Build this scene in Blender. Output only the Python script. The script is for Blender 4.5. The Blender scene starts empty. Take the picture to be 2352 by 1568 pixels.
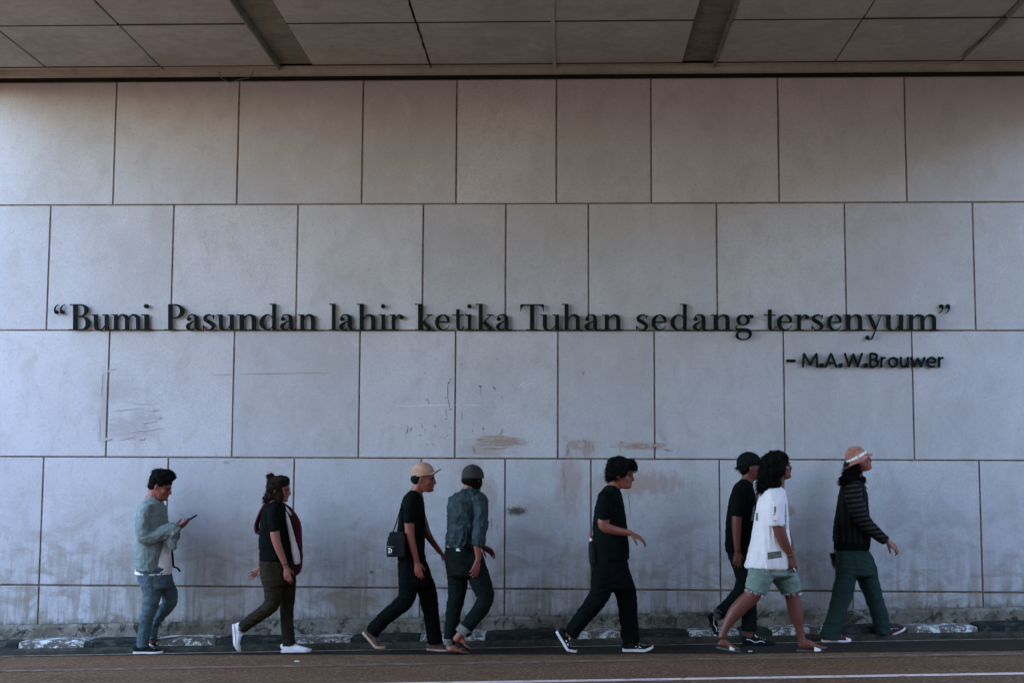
import bpy, bmesh, math, random
import numpy as np
from mathutils import Vector, Matrix, noise as mnoise
random.seed(7)
scene = bpy.context.scene
COL = scene.collection

# ------------------------------------------------------------------ camera
FPX, PITCH, YAW, ROLL, CAMD, CAMH = 3150.64, math.radians(5.5229), math.radians(2.2179), math.radians(.2512), 12.7587, 1.5
_F = Vector((-math.sin(YAW) * math.cos(PITCH), math.cos(YAW) * math.cos(PITCH), math.sin(PITCH)))
_R = Vector((math.cos(YAW), math.sin(YAW), 0)); _U = _R.cross(_F)
_A = math.cos(ROLL) * _R + math.sin(ROLL) * _U
_B = math.cos(ROLL) * _U - math.sin(ROLL) * _R
CAM = Vector((0, -CAMD, CAMH))
cam_data = bpy.data.cameras.new('camera')
cam = bpy.data.objects.new('camera', cam_data); COL.objects.link(cam)
cam.matrix_world = Matrix(((_A.x, _B.x, -_F.x, CAM.x), (_A.y, _B.y, -_F.y, CAM.y), (_A.z, _B.z, -_F.z, CAM.z), (0, 0, 0, 1)))
cam_data.sensor_width = 36; cam_data.lens = FPX / 2352 * 36
cam_data.clip_start = .1; cam_data.clip_end = 3000
scene.camera = cam

# ------------------------------------------------------------------ sky, sun, exposure
SUN_EL, SUN_AZ = 58.0, 318.0          # azimuth clockwise from +Y: the sun stands to the left, slightly behind the wall
world = bpy.data.worlds.new('World'); scene.world = world; world.use_nodes = True
wn = world.node_tree; wn.nodes.clear()
sky = wn.nodes.new('ShaderNodeTexSky'); sky.sky_type = 'NISHITA'; sky.sun_disc = False
sky.sun_elevation = math.radians(SUN_EL); sky.sun_rotation = math.radians(SUN_AZ)
sky.air_density = 1.25; sky.dust_density = .2; sky.ozone_density = 1.25
bg = wn.nodes.new('ShaderNodeBackground'); bg.inputs[1].default_value = .15
wo = wn.nodes.new('ShaderNodeOutputWorld')
wn.links.new(sky.outputs[0], bg.inputs[0]); wn.links.new(bg.outputs[0], wo.inputs[0])
sd = bpy.data.lights.new('sun', 'SUN'); sd.energy = 2.0; sd.angle = math.radians(.5); sd.color = (1, .98, .95)
sun = bpy.data.objects.new('sun', sd); COL.objects.link(sun)
_az, _el = math.radians(SUN_AZ), math.radians(SUN_EL)
sdir = Vector((math.sin(_az) * math.cos(_el), math.cos(_az) * math.cos(_el), math.sin(_el)))
sun.rotation_euler = sdir.to_track_quat('Z', 'Y').to_euler(); sun.location = sdir * 60
vs = scene.view_settings
vs.view_transform = 'Standard'; vs.look = 'None'; vs.gamma = 1; vs.use_curve_mapping = False
vs.exposure = 3.84
scene.cycles.max_bounces = 10; scene.cycles.diffuse_bounces = 6
scene.cycles.use_denoising = True

# ------------------------------------------------------------------ projection helpers (photo pixels at 2352 wide -> a point at depth Y)
def ray(px, py): return _F + _A * ((px - 1176) / FPX) - _B * ((py - 784) / FPX)
def aty(px, py, Y):
    d = ray(px, py); return CAM + d * ((Y + CAMD) / d.y)
def gz(x): return .026 * x            # the road climbs gently to the right

# ------------------------------------------------------------------ node helpers
class NT:
    def __init__(s, name):
        s.m = bpy.data.materials.new(name); s.m.use_nodes = True; s.t = s.m.node_tree
        s.b = s.t.nodes['Principled BSDF']; s.b.inputs['Roughness'].default_value = .8
        s.b.inputs['Specular IOR Level'].default_value = .1
    def n(s, typ, **kw):
        x = s.t.nodes.new(typ)
        for k, v in kw.items(): setattr(x, k, v)
        return x
    def l(s, a, b): s.t.links.new(a, b)
    def val(s, inp, v):
        if isinstance(v, (int, float)): inp.default_value = v
        elif isinstance(v, (tuple, list)): inp.default_value = tuple(v) + ((1,) if len(v) == 3 and len(inp.default_value) == 4 else ())
        else: s.l(v, inp)
    def pos(s):
        if not hasattr(s, '_p'): s._p = s.n('ShaderNodeNewGeometry').outputs['Position']
        return s._p
    def obj(s):
        if not hasattr(s, '_o'): s._o = s.n('ShaderNodeTexCoord').outputs['Object']
        return s._o
    def mapping(s, v, scale=(1, 1, 1), loc=(0, 0, 0), rot=(0, 0, 0)):
        x = s.n('ShaderNodeMapping'); s.l(v, x.inputs[0])
        x.inputs['Scale'].default_value = scale; x.inputs['Location'].default_value = loc; x.inputs['Rotation'].default_value = rot
        return x.outputs[0]
    def noise(s, v, scale, detail=4, rough=.55, dist=0.0):
        x = s.n('ShaderNodeTexNoise'); s.l(v, x.inputs['Vector'])
        x.inputs['Scale'].default_value = scale; x.inputs['Detail'].default_value = detail
        x.inputs['Roughness'].default_value = rough; x.inputs['Distortion'].default_value = dist
        return x.outputs[0]
    def ramp(s, f, a, b, lo=0.0, hi=1.0):
        x = s.n('ShaderNodeMapRange'); x.interpolation_type = 'SMOOTHSTEP'
        s.val(x.inputs[0], f); x.inputs[1].default_value = a; x.inputs[2].default_value = b
        x.inputs[3].default_value = lo; x.inputs[4].default_value = hi
        return x.outputs[0]
    def math(s, op, a, b=0.0, c=None):
        x = s.n('ShaderNodeMath', operation=op); s.val(x.inputs[0], a); s.val(x.inputs[1], b)
        if c is not None: s.val(x.inputs[2], c)
        return x.outputs[0]
    def mix(s, f, a, b, mode='MIX'):
        x = s.n('ShaderNodeMix', data_type='RGBA', blend_type=mode)
        s.val(x.inputs[0], f); s.val(x.inputs[6], a); s.val(x.inputs[7], b)
        return x.outputs[2]
    def col(s, c): s.val(s.b.inputs['Base Color'], c)
    def rough(s, c): s.val(s.b.inputs['Roughness'], c)
    def bump(s, h, strength=.3, dist=.01):
        x = s.n('ShaderNodeBump'); x.inputs['Strength'].default_value = strength; x.inputs['Distance'].default_value = dist
        s.l(h, x.inputs['Height']); s.l(x.outputs[0], s.b.inputs['Normal'])

def simple(name, c, rough=.8, nscale=0, namt=.2, bump=0, bscale=60, metal=0, spec=None):
    m = NT(name); m.rough(rough); m.b.inputs['Metallic'].default_value = metal
    if spec is not None: m.b.inputs['Specular IOR Level'].default_value = spec
    if nscale:
        f = m.noise(m.pos(), nscale, 5)
        m.col(m.mix(m.ramp(f, .35, .65), tuple(x * (1 - namt) for x in c), tuple(min(1, x * (1 + namt)) for x in c)))
    else: m.col(c)
    if bump: m.bump(m.noise(m.pos(), bscale, 4), bump, .004)
    return m.m

# ------------------------------------------------------------------ mesh helpers
def link(o, parent=None):
    COL.objects.link(o)
    if parent is not None: o.parent = parent
    return o
def tag(o, label=None, cat=None, group=None, kind=None):
    if label: o['label'] = label
    if cat: o['category'] = cat
    if group: o['group'] = group
    if kind: o['kind'] = kind
    return o
def empty(name, loc=(0, 0, 0), **kw):
    o = bpy.data.objects.new(name, None); o.location = loc; o.empty_display_size = .1; COL.objects.link(o)
    return tag(o, **kw)
def mobj(name, verts, faces, mat, parent=None, smooth=False):
    me = bpy.data.meshes.new(name); me.from_pydata([tuple(v) for v in verts], [], faces)
    if mat: me.materials.append(mat)
    if smooth: me.polygons.foreach_set('use_smooth', [True] * len(me.polygons))
    me.update()
    o = bpy.data.objects.new(name, me)
    if parent is not None:      # all geometry is given in world space; children sit relative to the thing's base
        l = parent_world(parent); me.transform(Matrix.Translation(-l))
    return link(o, parent)
def parent_world(p):
    l = Vector(p.location)
    while p.parent is not None: p = p.parent; l += Vector(p.location)
    return l
class G:
    """collects geometry"""
    def __init__(s): s.v = []; s.f = []
    def add(s, v, f):
        o = len(s.v); s.v += [tuple(x) for x in v]; s.f += [tuple(i + o for i in q) for q in f]; return s
    def box(s, x0, x1, y0, y1, z0, z1, bev=0.0, front=True):
        if bev:   # front (-y) chamfered box
            b = bev
            v = [(x0, y1, z0), (x1, y1, z0), (x1, y1, z1), (x0, y1, z1),
                 (x0, y0 + b, z0), (x1, y0 + b, z0), (x1, y0 + b, z1), (x0, y0 + b, z1),
                 (x0 + b, y0, z0 + b), (x1 - b, y0, z0 + b), (x1 - b, y0, z1 - b), (x0 + b, y0, z1 - b)]
            f = [(3, 2, 1, 0)[::-1], (8, 9, 10, 11)]
            for a in range(4):
                c = (a + 1) % 4
                f += [(a, c, c + 4, a + 4), (a + 4, c + 4, c + 8, a + 8)]
            f[0] = (0, 3, 2, 1)
            return s.add(v, f)
        v = [(x, y, z) for x in (x0, x1) for y in (y0, y1) for z in (z0, z1)]
        return s.add(v, [(0, 1, 3, 2), (4, 6, 7, 5), (0, 4, 5, 1), (2, 3, 7, 6), (0, 2, 6, 4), (1, 5, 7, 3)])
    def hexa(s, p):  # 8 points: bottom 4 ccw, top 4 ccw
        return s.add(p, [(3, 2, 1, 0), (4, 5, 6, 7), (0, 1, 5, 4), (1, 2, 6, 5), (2, 3, 7, 6), (3, 0, 4, 7)])
    def build(s, name, mat, parent=None, smooth=False): return mobj(name, s.v, s.f, mat, parent, smooth)
# ------------------------------------------------------------------ materials of the place
def smear(m, fac_in, cx, cz, sx, sz, strength, ang=0.0, wob=.12, wscale=5.0, gate=(.42, .58), nsc=(7, 7, 7)):
    """a stain of its own shape: a noise-broken elliptical patch on the wall face, added to a running mask"""
    v = m.mapping(m.pos(), (1, 1, 1), (-cx, 0, -cz))
    v = m.mapping(v, (1 / sx, 0, 1 / sz), (0, 0, 0), (0, ang, 0)) if not ang else m.mapping(m.mapping(v, rot=(0, ang, 0)), (1 / sx, 0, 1 / sz))
    ln = m.n('ShaderNodeVectorMath', operation='LENGTH'); m.l(v, ln.inputs[0])
    nz = m.noise(m.mapping(m.pos(), nsc), 1.6, 7, .72)
    d = m.math('ADD', ln.outputs['Value'], m.math('MULTIPLY', m.math('SUBTRACT', nz, .5), 2.6))
    k = m.ramp(d, 1.25, .35, 0, strength)
    return m.math('MAXIMUM', fac_in, k) if fac_in is not None else k

def wall_material():
    m = NT('wall_panel_stone'); p = m.pos()
    oi = m.n('ShaderNodeObjectInfo').outputs['Random']
    big = m.noise(p, .9, 5, .6); mid = m.noise(m.mapping(p, (2.2, 1, 1.3)), 2.2, 7, .68, .6); fine = m.noise(p, 160, 3, .6); gr = m.noise(p, 38, 5, .7)
    base = m.mix(m.ramp(oi, 0, 1), (.425, .409, .435), (.505, .487, .518))
    base = m.mix(m.ramp(mid, .46, .68, 0, .46), base, (.345, .320, .310))
    base = m.mix(m.ramp(big, .42, .62, 0, .40), base, (.36, .34, .335))
    base = m.mix(m.ramp(mid, .44, .30, 0, .35), base, (.54, .54, .54))
    base = m.mix(m.ramp(fine, .35, .65, 0, .45), base, (.27, .25, .24))
    base = m.mix(m.ramp(gr, .50, .72, 0, .40), base, (.27, .24, .215))
    # drips and dirt rising from the road
    sep = m.n('ShaderNodeSeparateXYZ'); m.l(p, sep.inputs[0]); z = sep.outputs[2]; x = sep.outputs[0]
    drip = m.noise(m.mapping(p, (9, 1, .8)), 1.6, 6, .65, .3)
    low = m.ramp(z, 1.15, .10, 0, 1.0)
    bl = m.noise(m.mapping(p, (1.0, 1, 1.8)), 2.7, 8, .72, .8)
    base = m.mix(m.math('MULTIPLY', low, m.ramp(drip, .42, .64, .0, .8)), base, (.20, .165, .125))
    base = m.mix(m.math('MULTIPLY', m.ramp(z, 1.6, .2, 0, 1), m.ramp(bl, .43, .64, 0, .8)), base, (.225, .185, .145))
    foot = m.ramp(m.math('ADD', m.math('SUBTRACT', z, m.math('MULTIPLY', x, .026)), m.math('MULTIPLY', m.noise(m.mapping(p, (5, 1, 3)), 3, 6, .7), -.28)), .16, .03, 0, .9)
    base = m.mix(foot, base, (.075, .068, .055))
    # wiped-off graffiti: pinkish and grey-brown smears
    k = None
    for a in PINK_SMEARS: k = smear(m, k, *a)
    base = m.mix(m.math('MINIMUM', m.math('MULTIPLY', k, 1.35), 1.0), base, (.30, .195, .155))
    k = None
    for a in GREY_SMEARS: k = smear(m, k, *a)
    base = m.mix(m.math('MINIMUM', m.math('MULTIPLY', k, 1.7), .9), base, (.315, .28, .28))
    k = None
    for a in DARK_SMEARS: k = smear(m, k, *a)
    base = m.mix(k, base, (.085, .065, .048))
    m.col(base); m.rough(m.ramp(mid, .3, .7, .55, .75)); m.b.inputs['Specular IOR Level'].default_value = .12
    m.bump(m.math('ADD', fine, m.math('MULTIPLY', mid, 2.5)), .12, .004)
    return m.m
def wp(px, py, Y=-.0): q = aty(px, py, Y); return q.x, q.z
def sm(px, py, wx, wz, st, ang=0.0, nsc=(7, 7, 7)):
    x, z = wp(px, py); return (x, z, wx, wz, st, ang, .12, 5.0, (.4, .6), nsc)
PINK_SMEARS = [sm(1150, 1016, .26, .045, .62, 0, (5, 1, 26)), sm(1122, 1035, .20, .06, .35), sm(1320, 1022, .11, .045, .5, -.6),
    sm(1345, 1030, .07, .10, .5, 0, (18, 1, 5)), sm(1480, 1024, .26, .035, .75, 0, (5, 1, 20)), sm(1310, 1105, .15, .30, .42, 0, (9, 1, 4)), sm(1375, 1130, .16, .16, .25),
    sm(1470, 1110, .45, .13, .48, 0, (12, 1, 4)), sm(1100, 1130, .18, .26, .40, 0, (9, 1, 4)), sm(1814, 1172, .05, .06, .55, .6),
    sm(1080, 1080, .14, .10, .22)]
GREY_SMEARS = [sm(300, 985, .30, .12, .40, -.1, (4, 1, 17)), sm(270, 900, .26, .12, .26, -.1, (4, 1, 15)), sm(330, 960, .12, .08, .4, -.1, (5, 1, 22)), sm(243, 930, .045, .40, .35, 0, (12, 1, 4)),
    sm(1520, 1000, .10, .03, .35, -.9), sm(1570, 1215, .34, .05, .4, .35, (4, 1, 9)), sm(1200, 1225, .34, .07, .35, -.35, (4, 1, 9)), sm(1130, 1180, .10, .2, .3),
    sm(1950, 1230, .3, .06, .35, -.5, (4, 1, 9)), sm(2060, 1150, .15, .25, .18)]
DARK_SMEARS = [sm(1187, 1173, .11, .045, 1.0, 0, (22, 1, 60)), sm(854, 1312, .02, .015, .8), sm(523, 1062, .03, .014, .35), sm(1340, 857, .012, .02, .4)]

def concrete(name, c1, c2, dark, sc=3.0, grime=.5, spec=.05, bump=.35):
    m = NT(name); p = m.pos()
    a = m.noise(p, sc, 8, .65, .4); b = m.noise(p, sc * 9, 6, .7); g = m.noise(m.mapping(p, (1, 1, 1), (5, 3, 1)), sc * 1.7, 8, .72, .8)
    base = m.mix(m.ramp(a, .35, .65), c1, c2)
    base = m.mix(m.ramp(g, .48, .62, 0, grime), base, dark)
    base = m.mix(m.ramp(b, .35, .7, 0, .35), base, dark)
    m.col(base); m.rough(.85); m.b.inputs['Specular IOR Level'].default_value = spec
    m.bump(m.math('ADD', a, b), bump, .01)
    return m.m
def painted_curb(name, paint, under, lo, hi):
    m = NT(name); p = m.pos()
    a = m.noise(m.mapping(p, (1, 1, 1.6)), 8, 9, .78, .6); b = m.noise(p, 60, 5, .7)
    f = m.ramp(m.math('ADD', a, m.math('MULTIPLY', b, .25)), lo, hi)
    base = m.mix(f, paint, under); base = m.mix(m.ramp(b, .5, .7, 0, .4), base, tuple(x * .4 for x in under))
    m.col(base); m.rough(.8); m.bump(m.math('ADD', a, b), .5, .008)
    return m.m
def asphalt(name, c, c2, speck, amt, sc=1.0):
    m = NT(name); p = m.pos()
    v = m.n('ShaderNodeTexVoronoi'); v.inputs['Scale'].default_value = 85 * sc; m.l(p, v.inputs['Vector'])
    a = m.noise(m.mapping(p, (.35, 1, 1)), 2.2, 7, .65); b = m.noise(p, 34 * sc, 5, .75); g = m.noise(p, 130, 3, .6)
    base = m.mix(m.ramp(a, .35, .65), c, c2)
    base = m.mix(m.ramp(b, .50, .68, 0, amt), base, speck)
    base = m.mix(m.ramp(b, .45, .30, 0, .75), base, tuple(x * .35 for x in c))
    base = m.mix(m.ramp(g, .6, .78, 0, amt * .7), base, tuple(min(.5, x * 1.8) for x in speck))
    m.col(base); m.rough(.95); m.b.inputs['Specular IOR Level'].default_value = .05
    m.bump(m.math('ADD', m.math('MULTIPLY', b, 1.2), v.outputs['Distance']), .7, .012)
    return m.m
M_wall = wall_material()
M_joint = concrete('joint_sealant', (.26, .19, .145), (.17, .125, .095), (.05, .04, .03), 9, .55)
M_plinth = concrete('plinth_concrete', (.125, .105, .080), (.25, .22, .185), (.028, .025, .018), 4.5, .95, bump=.8)
M_ceil = concrete('ceiling_board', (.30, .295, .262), (.355, .350, .315), (.205, .195, .165), 1.3, .35, bump=.08)
M_ceil_dark = concrete('channel_concrete', (.165, .165, .130), (.20, .20, .16), (.10, .095, .07), 2, .5)
M_shade_crack = simple('shade_and_crack_black', (.012, .012, .011), .9)  # near-black colour for the slot's painted shade and the ceiling crack
M_white_curb = painted_curb('white_curb_paint', (.58, .56, .54), (.10, .085, .07), .54, .64)
M_black_curb = painted_curb('black_curb_paint', (.012, .015, .014), (.07, .065, .052), .60, .80)
M_gutter = concrete('gutter_concrete', (.030, .027, .020), (.065, .058, .045), (.022, .022, .018), 7, .6, bump=.9)
M_road = asphalt('brown_asphalt', (.096, .051, .028), (.124, .068, .040), (.29, .17, .11), 1.0)
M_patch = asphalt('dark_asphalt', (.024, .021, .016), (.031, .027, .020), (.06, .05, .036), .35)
M_outside = simple('outer_ground_asphalt', (.045, .047, .050), .9, 2, .2)
def paint_line(name, c, lo, hi):
    m = NT(name); p = m.pos(); a = m.noise(m.mapping(p, (.6, 1, 1)), 16, 8, .75); b = m.noise(p, 90, 4, .7)
    m.col(m.mix(m.ramp(m.math('ADD', a, m.math('MULTIPLY', b, .4)), lo, hi), c, (.100, .056, .034))); m.rough(.9); m.bump(b, .4, .006); return m.m
M_line = paint_line('worn_white_line', (.62, .46, .42), .72, .86)
M_line_faint = paint_line('faded_line', (.21, .145, .115), .55, .80)
M_edge = paint_line('edge_line', (.27, .22, .19), .60, .82)

# ------------------------------------------------------------------ ground and road
XL, XR = -5.0, 4.75
def strip(name, pts, mat, lift=0.0, step=1.0):
    """sheet on the sloping road: pts = list of (x, y0, y1)"""
    g = G(); v = []
    for x, y0, y1 in pts: v += [(x, y0, gz(x) + lift), (x, y1, gz(x) + lift)]
    g.add(v, [(2 * i, 2 * i + 2, 2 * i + 3, 2 * i + 1) for i in range(len(pts) - 1)])
    return g.build(name, mat)
tag(strip('ground', [(-1500, -1500, 1500), (1500, -1500, 1500)], M_outside, -60), kind='structure')
bpy.data.objects.remove(bpy.data.objects['ground'])
g = G(); g.add([(-1500, -1500, -.9), (1500, -1500, -.9), (1500, 1500, -.9), (-1500, 1500, -.9)], [(0, 1, 2, 3)])
tag(g.build('ground', M_outside), kind='structure')
tag(strip('road', [(x, -15.1, -.30) for x in (-30, -9, 0, 11, 32)], M_road), kind='structure')
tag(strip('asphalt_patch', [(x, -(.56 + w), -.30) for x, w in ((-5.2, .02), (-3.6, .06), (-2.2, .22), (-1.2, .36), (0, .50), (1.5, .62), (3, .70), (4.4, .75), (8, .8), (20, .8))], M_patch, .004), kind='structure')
tag(strip('edge_line', [(x, -.60, -.545) for x in (-25, 0, 25)], M_edge, .008), kind='structure')
tag(strip('faded_lane_line', [(x, -1.56, -1.45) for x in (-25, 0, 25)], M_line_faint, .004), kind='structure')
tag(strip('white_lane_line', [(x, -2.60, -2.50) for x in (-25, 0, 25)], M_line, .004), kind='structure')

# ------------------------------------------------------------------ kerb
def xat(px): return aty(px, 1470, -.36).x
kerb = empty('kerb', (0, -.36, gz(0)), label='low kerb of black and white painted stones along the foot of the wall', cat='kerb')
whites = [(40, 192), (350, 495), (660, 805), (963, 1115), (1280, 1426), (1582, 1700), (1773, 1926), (2083, 2249)]
segs = []; last = None
for a, b in whites:
    if last is not None: segs.append((last, a, 0))
    segs.append((a, b, 1)); last = b
segs = [(-520, -270, 0), (-270, -115, 1), (-115, 40, 0)] + segs + [(2249, 2400, 0), (2400, 2560, 1), (2560, 2800, 0)]
rk = random.Random(3)
for a, b, w in segs:
    x0, x1 = xat(a) + .006, xat(b) - .006; n = 8; v = []; f = []
    j = rk.uniform(-.008, .008)
    for i in range(n + 1):
        x = x0 + (x1 - x0) * i / n; e = .012 if i in (0, n) else 0
        r1 = rk.uniform(-.005, .005); r2 = rk.uniform(-.004, .004)
        zt = gz(x) + .102 + r2 + j - e; zb = gz(x) + .045
        v += [(x, -.08, zt), (x, -.335 + e + r1, zt), (x, -.352 + e + r1, zt - .014), (x, -.362 + e + r1, zb), (x, -.08, zb)]
    for i in range(n):
        for k in range(4): f.append((5 * i + k, 5 * i + k + 1, 5 * i + k + 6, 5 * i + k + 5))
    f += [(4, 3, 2, 1, 0), tuple(5 * n + k for k in range(5))]
    mobj('kerb_stone', v, f, M_white_curb if w else M_black_curb, kerb)
v = []; f = []; n = 160
for i in range(n + 1):
    x = -12 + 26 * i / n; r1 = rk.uniform(-.006, .006); r2 = rk.uniform(-.004, .004)
    v += [(x, -.10, gz(x) + .047 + r2), (x, -.415 + r1, gz(x) + .047 + r2), (x, -.435 + r1, gz(x) + .03), (x, -.45 + r1, gz(x) - .02)]
for i in range(n):
    for k in range(3): f.append((4 * i + k, 4 * i + k + 1, 4 * i + k + 5, 4 * i + k + 4))
mobj('kerb_footing', v, f, M_gutter, kerb)

# ------------------------------------------------------------------ the panelled wall
wall = empty('wall', (0, 0, 0), label='wall of large pale panels with brown joints behind the walking people', cat='wall')
ZT = [3.735, 2.535, 1.335, .144, -1.042]
ZT = [z + CAMH for z in ZT]
JX = [[-4.304, -3.114, -1.922, -1.027, -.081, .811, 2.003, 3.185],
      [-4.902, -3.714, -2.526, -1.334, -.555, .221, 1.417, 2.606, 3.785],
      [-4.293, -3.104, -1.917, -1.019, -.064, .830, 2.022, 3.199],
      [-4.881, -3.70, -2.515, -1.33, -.551, .241, 1.42, 2.615, 3.781],
      [-4.881, -3.70, -2.515, -1.33, -.551, .241, 1.42, 2.615, 3.781]]
def zpan(x): return CAMH - 1.275 + .026 * x
GAP = .0075
WX0, WX1 = -9.6, 11.4
rp = random.Random(11)
for r in range(5):
    js = list(JX[r])
    while js[0] > WX0 + .3: js.insert(0, js[0] - 1.19)
    while js[-1] < WX1 - .3: js.append(js[-1] + 1.19)
    for a, b in zip(js[:-1], js[1:]):
        zt = ZT[r] - GAP; dy = rp.uniform(-.0012, .0012); x0, x1 = a + GAP, b - GAP; bv = .003
        y0 = -.03 + dy
        if r < 4: zb0 = zb1 = ZT[r + 1] + GAP
        else: zb0, zb1 = zpan(x0), zpan(x1)
        if r == 4: zt -= .004
        tl = rp.uniform(-.001, .001)
        v = [(x0, .02, zb0), (x1, .02, zb1), (x1, .02, zt), (x0, .02, zt),
             (x0, y0 + bv, zb0), (x1, y0 + bv, zb1), (x1, y0 + bv, zt), (x0, y0 + bv, zt),
             (x0 + bv, y0, zb0 + bv), (x1 - bv, y0 + tl, zb1 + bv), (x1 - bv, y0 + tl, zt - bv), (x0 + bv, y0, zt - bv)]
        f = [(8, 9, 10, 11)]
        for q in range(4):
            c = (q + 1) % 4; f += [(q, c, c + 4, q + 4), (q + 4, c + 4, c + 8, q + 8)]
        mobj('panel', v, f, M_wall, wall)
g = G(); g.box(-24, 26, -.020, .6, -1, 5.236); g.box(-24, -5.6, -.020, .6, 5.237, 6.6); g.box(5.35, 26, -.020, .6, 5.237, 6.6); g.build('joint_backing_sun_block', M_joint, wall)  # raised boxes at both outer ends are unseen, added to block the sun
v = []; f = []; n = 150       # plinth: rough cement band under the panels
for i in range(n + 1):
    x = -12 + 26 * i / n; a, b = rk.uniform(-.006, .006), rk.uniform(-.006, .006)
    v += [(x, -.02, zpan(x) + .002), (x, -.062 + a, zpan(x) - .006 + b), (x, -.078 + b, zpan(x) - .03 + a), (x, -.085 + a, gz(x) + .06), (x, -.085, gz(x) - .05)]
for i in range(n):
    for k in range(4): f.append((5 * i + k, 5 * i + k + 1, 5 * i + k + 6, 5 * i + k + 5))
mobj('plinth', v, f, M_plinth, wall)

# ------------------------------------------------------------------ overpass deck seen from below
deck = empty('overpass_deck', (0, -1.5, 5.3), label='underside of the overpass deck: boarded ceiling over the road with two recessed channels', cat='bridge')
ZC = 5.3
cj = [-5.6, -4.90, -3.81, -2.71, None, -2.37, -1.26, -.093, 1.09, None, 1.40, 2.49, 3.65, 4.80, 5.33]
yj = [-.30, -1.50, -2.72, -3.94]
def slab(x0, x1, y0, y1, z, name, th=.05, gap=.006, mat=None):
    g = G(); bv = .004; x0 += gap; x1 -= gap; y0 += gap; y1 -= gap; mat = mat or M_ceil
    v = [(x0, y0, z + th), (x1, y0, z + th), (x1, y1, z + th), (x0, y1, z + th), (x0, y0, z + bv), (x1, y0, z + bv), (x1, y1, z + bv), (x0, y1, z + bv),
         (x0 + bv, y0 + bv, z), (x1 - bv, y0 + bv, z), (x1 - bv, y1 - bv, z), (x0 + bv, y1 - bv, z)]
    f = [(8, 11, 10, 9)]
    for q in range(4):
        c = (q + 1) % 4; f += [(q, q + 4, c + 4, c), (q + 4, q + 8, c + 8, c + 4)]
    g.add(v, f); return g.build(name, mat, deck)
for a, b in zip(cj[:-1], cj[1:]):
    if a is None or b is None: continue
    gp = .007
    for y1, y0 in zip([-.165] + yj[:-1], yj):
        dz = rp.uniform(-.003, .003) + (.012 if y1 == -.165 else 0)
        slab(a, b, y0 + .004, y1 - .004, ZC + dz, 'ceiling_board', gap=gp if y1 != -.165 else .006)
    slab(a, b, -15.1, yj[-1], ZC, 'ceiling_slab')
for x0, x1 in ((-2.71, -2.37), (1.09, 1.40)):     # recessed channels: floor pieces and dark lips
    for y1, y0 in zip([-.165] + yj, yj + [-15.1]):
        slab(x0 - .01, x1 + .01, y0, y1, ZC + .055, 'channel_board', th=.02, gap=.006, mat=M_ceil_dark)
    for xs, w in ((x0 - .004, .018),) if x0 < 0 else ((x1 - .014, .018),):
        g = G(); g.box(xs, xs + w, -15.1, -.17, ZC - .012, ZC + .050); g.build('channel_lip', M_ceil_dark, deck)
M_cjoint = simple('dark_joint_filler', (.045, .040, .032), .9)
for y in (-.30, -1.50):
    for a, b in zip(cj[:-1], cj[1:]):
        if a is None or b is None: continue
        w = .012 if y == -.30 else .016
        g = G(); g.box(a + .004, b - .004, y - w, y + w, ZC - .003, ZC + .02); g.build('ceiling_joint', M_cjoint, deck)
g = G(); g.box(-.118, -.085, -6, -.17, ZC - .010, ZC + .01); g.build('joint_cover', M_ceil, deck)
v = []; f = []      # dark strip standing in for a wedge of shadow at the right
for i, (x, y, dz) in enumerate(((3.60, -.42, -.004), (3.63, -.9, -.02), (3.66, -1.35, -.030), (3.655, -1.9, -.012), (3.65, -2.6, -.002))):
    v += [(x, y, ZC + .004 + dz - .006), (x + .035, y, ZC + dz * .3 - .006), (x + .035, y, ZC + dz * .3), (x, y, ZC + dz)]
for i in range(4):
    for k in range(4): f.append((4 * i + k, 4 * i + (k + 1) % 4, 4 * i + 4 + (k + 1) % 4, 4 * i + 4 + k))
mobj('wedge_shade_strip', v, f, M_ceil_dark, deck)
# cracked filler on the joint left of the middle
rc = random.Random(5); v = []; f = []; pts = []
y = -.2
while y > -3.2: pts.append((-1.26 + rc.uniform(-.007, .007), y, rc.uniform(.002, .008))); y -= rc.uniform(.05, .14)
for x, yy, w in pts: v += [(x - w, yy, ZC - .0035), (x + w, yy, ZC - .0035)]
for i in range(len(pts) - 1): f.append((2 * i, 2 * i + 1, 2 * i + 3, 2 * i + 2))
mobj('joint_crack', v, f, M_shade_crack, deck)
g = G(); g.box(-5.59, 5.34, -.155, -.075, 5.262, 5.34, 0); g.build('bearing_ledge', M_ceil, deck)
g = G(); g.box(-5.59, 5.34, -.019, .5, 5.237, 5.40, 0); g.build('slot_painted_shade', M_shade_crack, deck)  # solid near-black box: the slot's shade is painted by its colour
g = G(); g.box(XL - .6, XR + .6, -15.7, .6, ZC + .14, ZC + .9); g.build('deck_slab', M_ceil_dark, deck)
for x0, x1 in ((XL - .85, XL - .6), (XR + .6, XR + .85)):  # beams out of view, put in to dim the wall's top corners
    g = G(); g.box(x0, x1, -15.7, .6, ZC - .12, ZC + 1.7); g.build('unseen_shade_beam', M_ceil_dark, deck)
# the opposite side of the underpass (behind the viewer)
g = G(); g.box(-24, 26, -15.6, -15.05, -1, 5.35)
tag(g.build('abutment_wall', M_plinth), 'plain concrete abutment wall on the far side of the road, opposite the panelled wall', 'wall')
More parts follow.
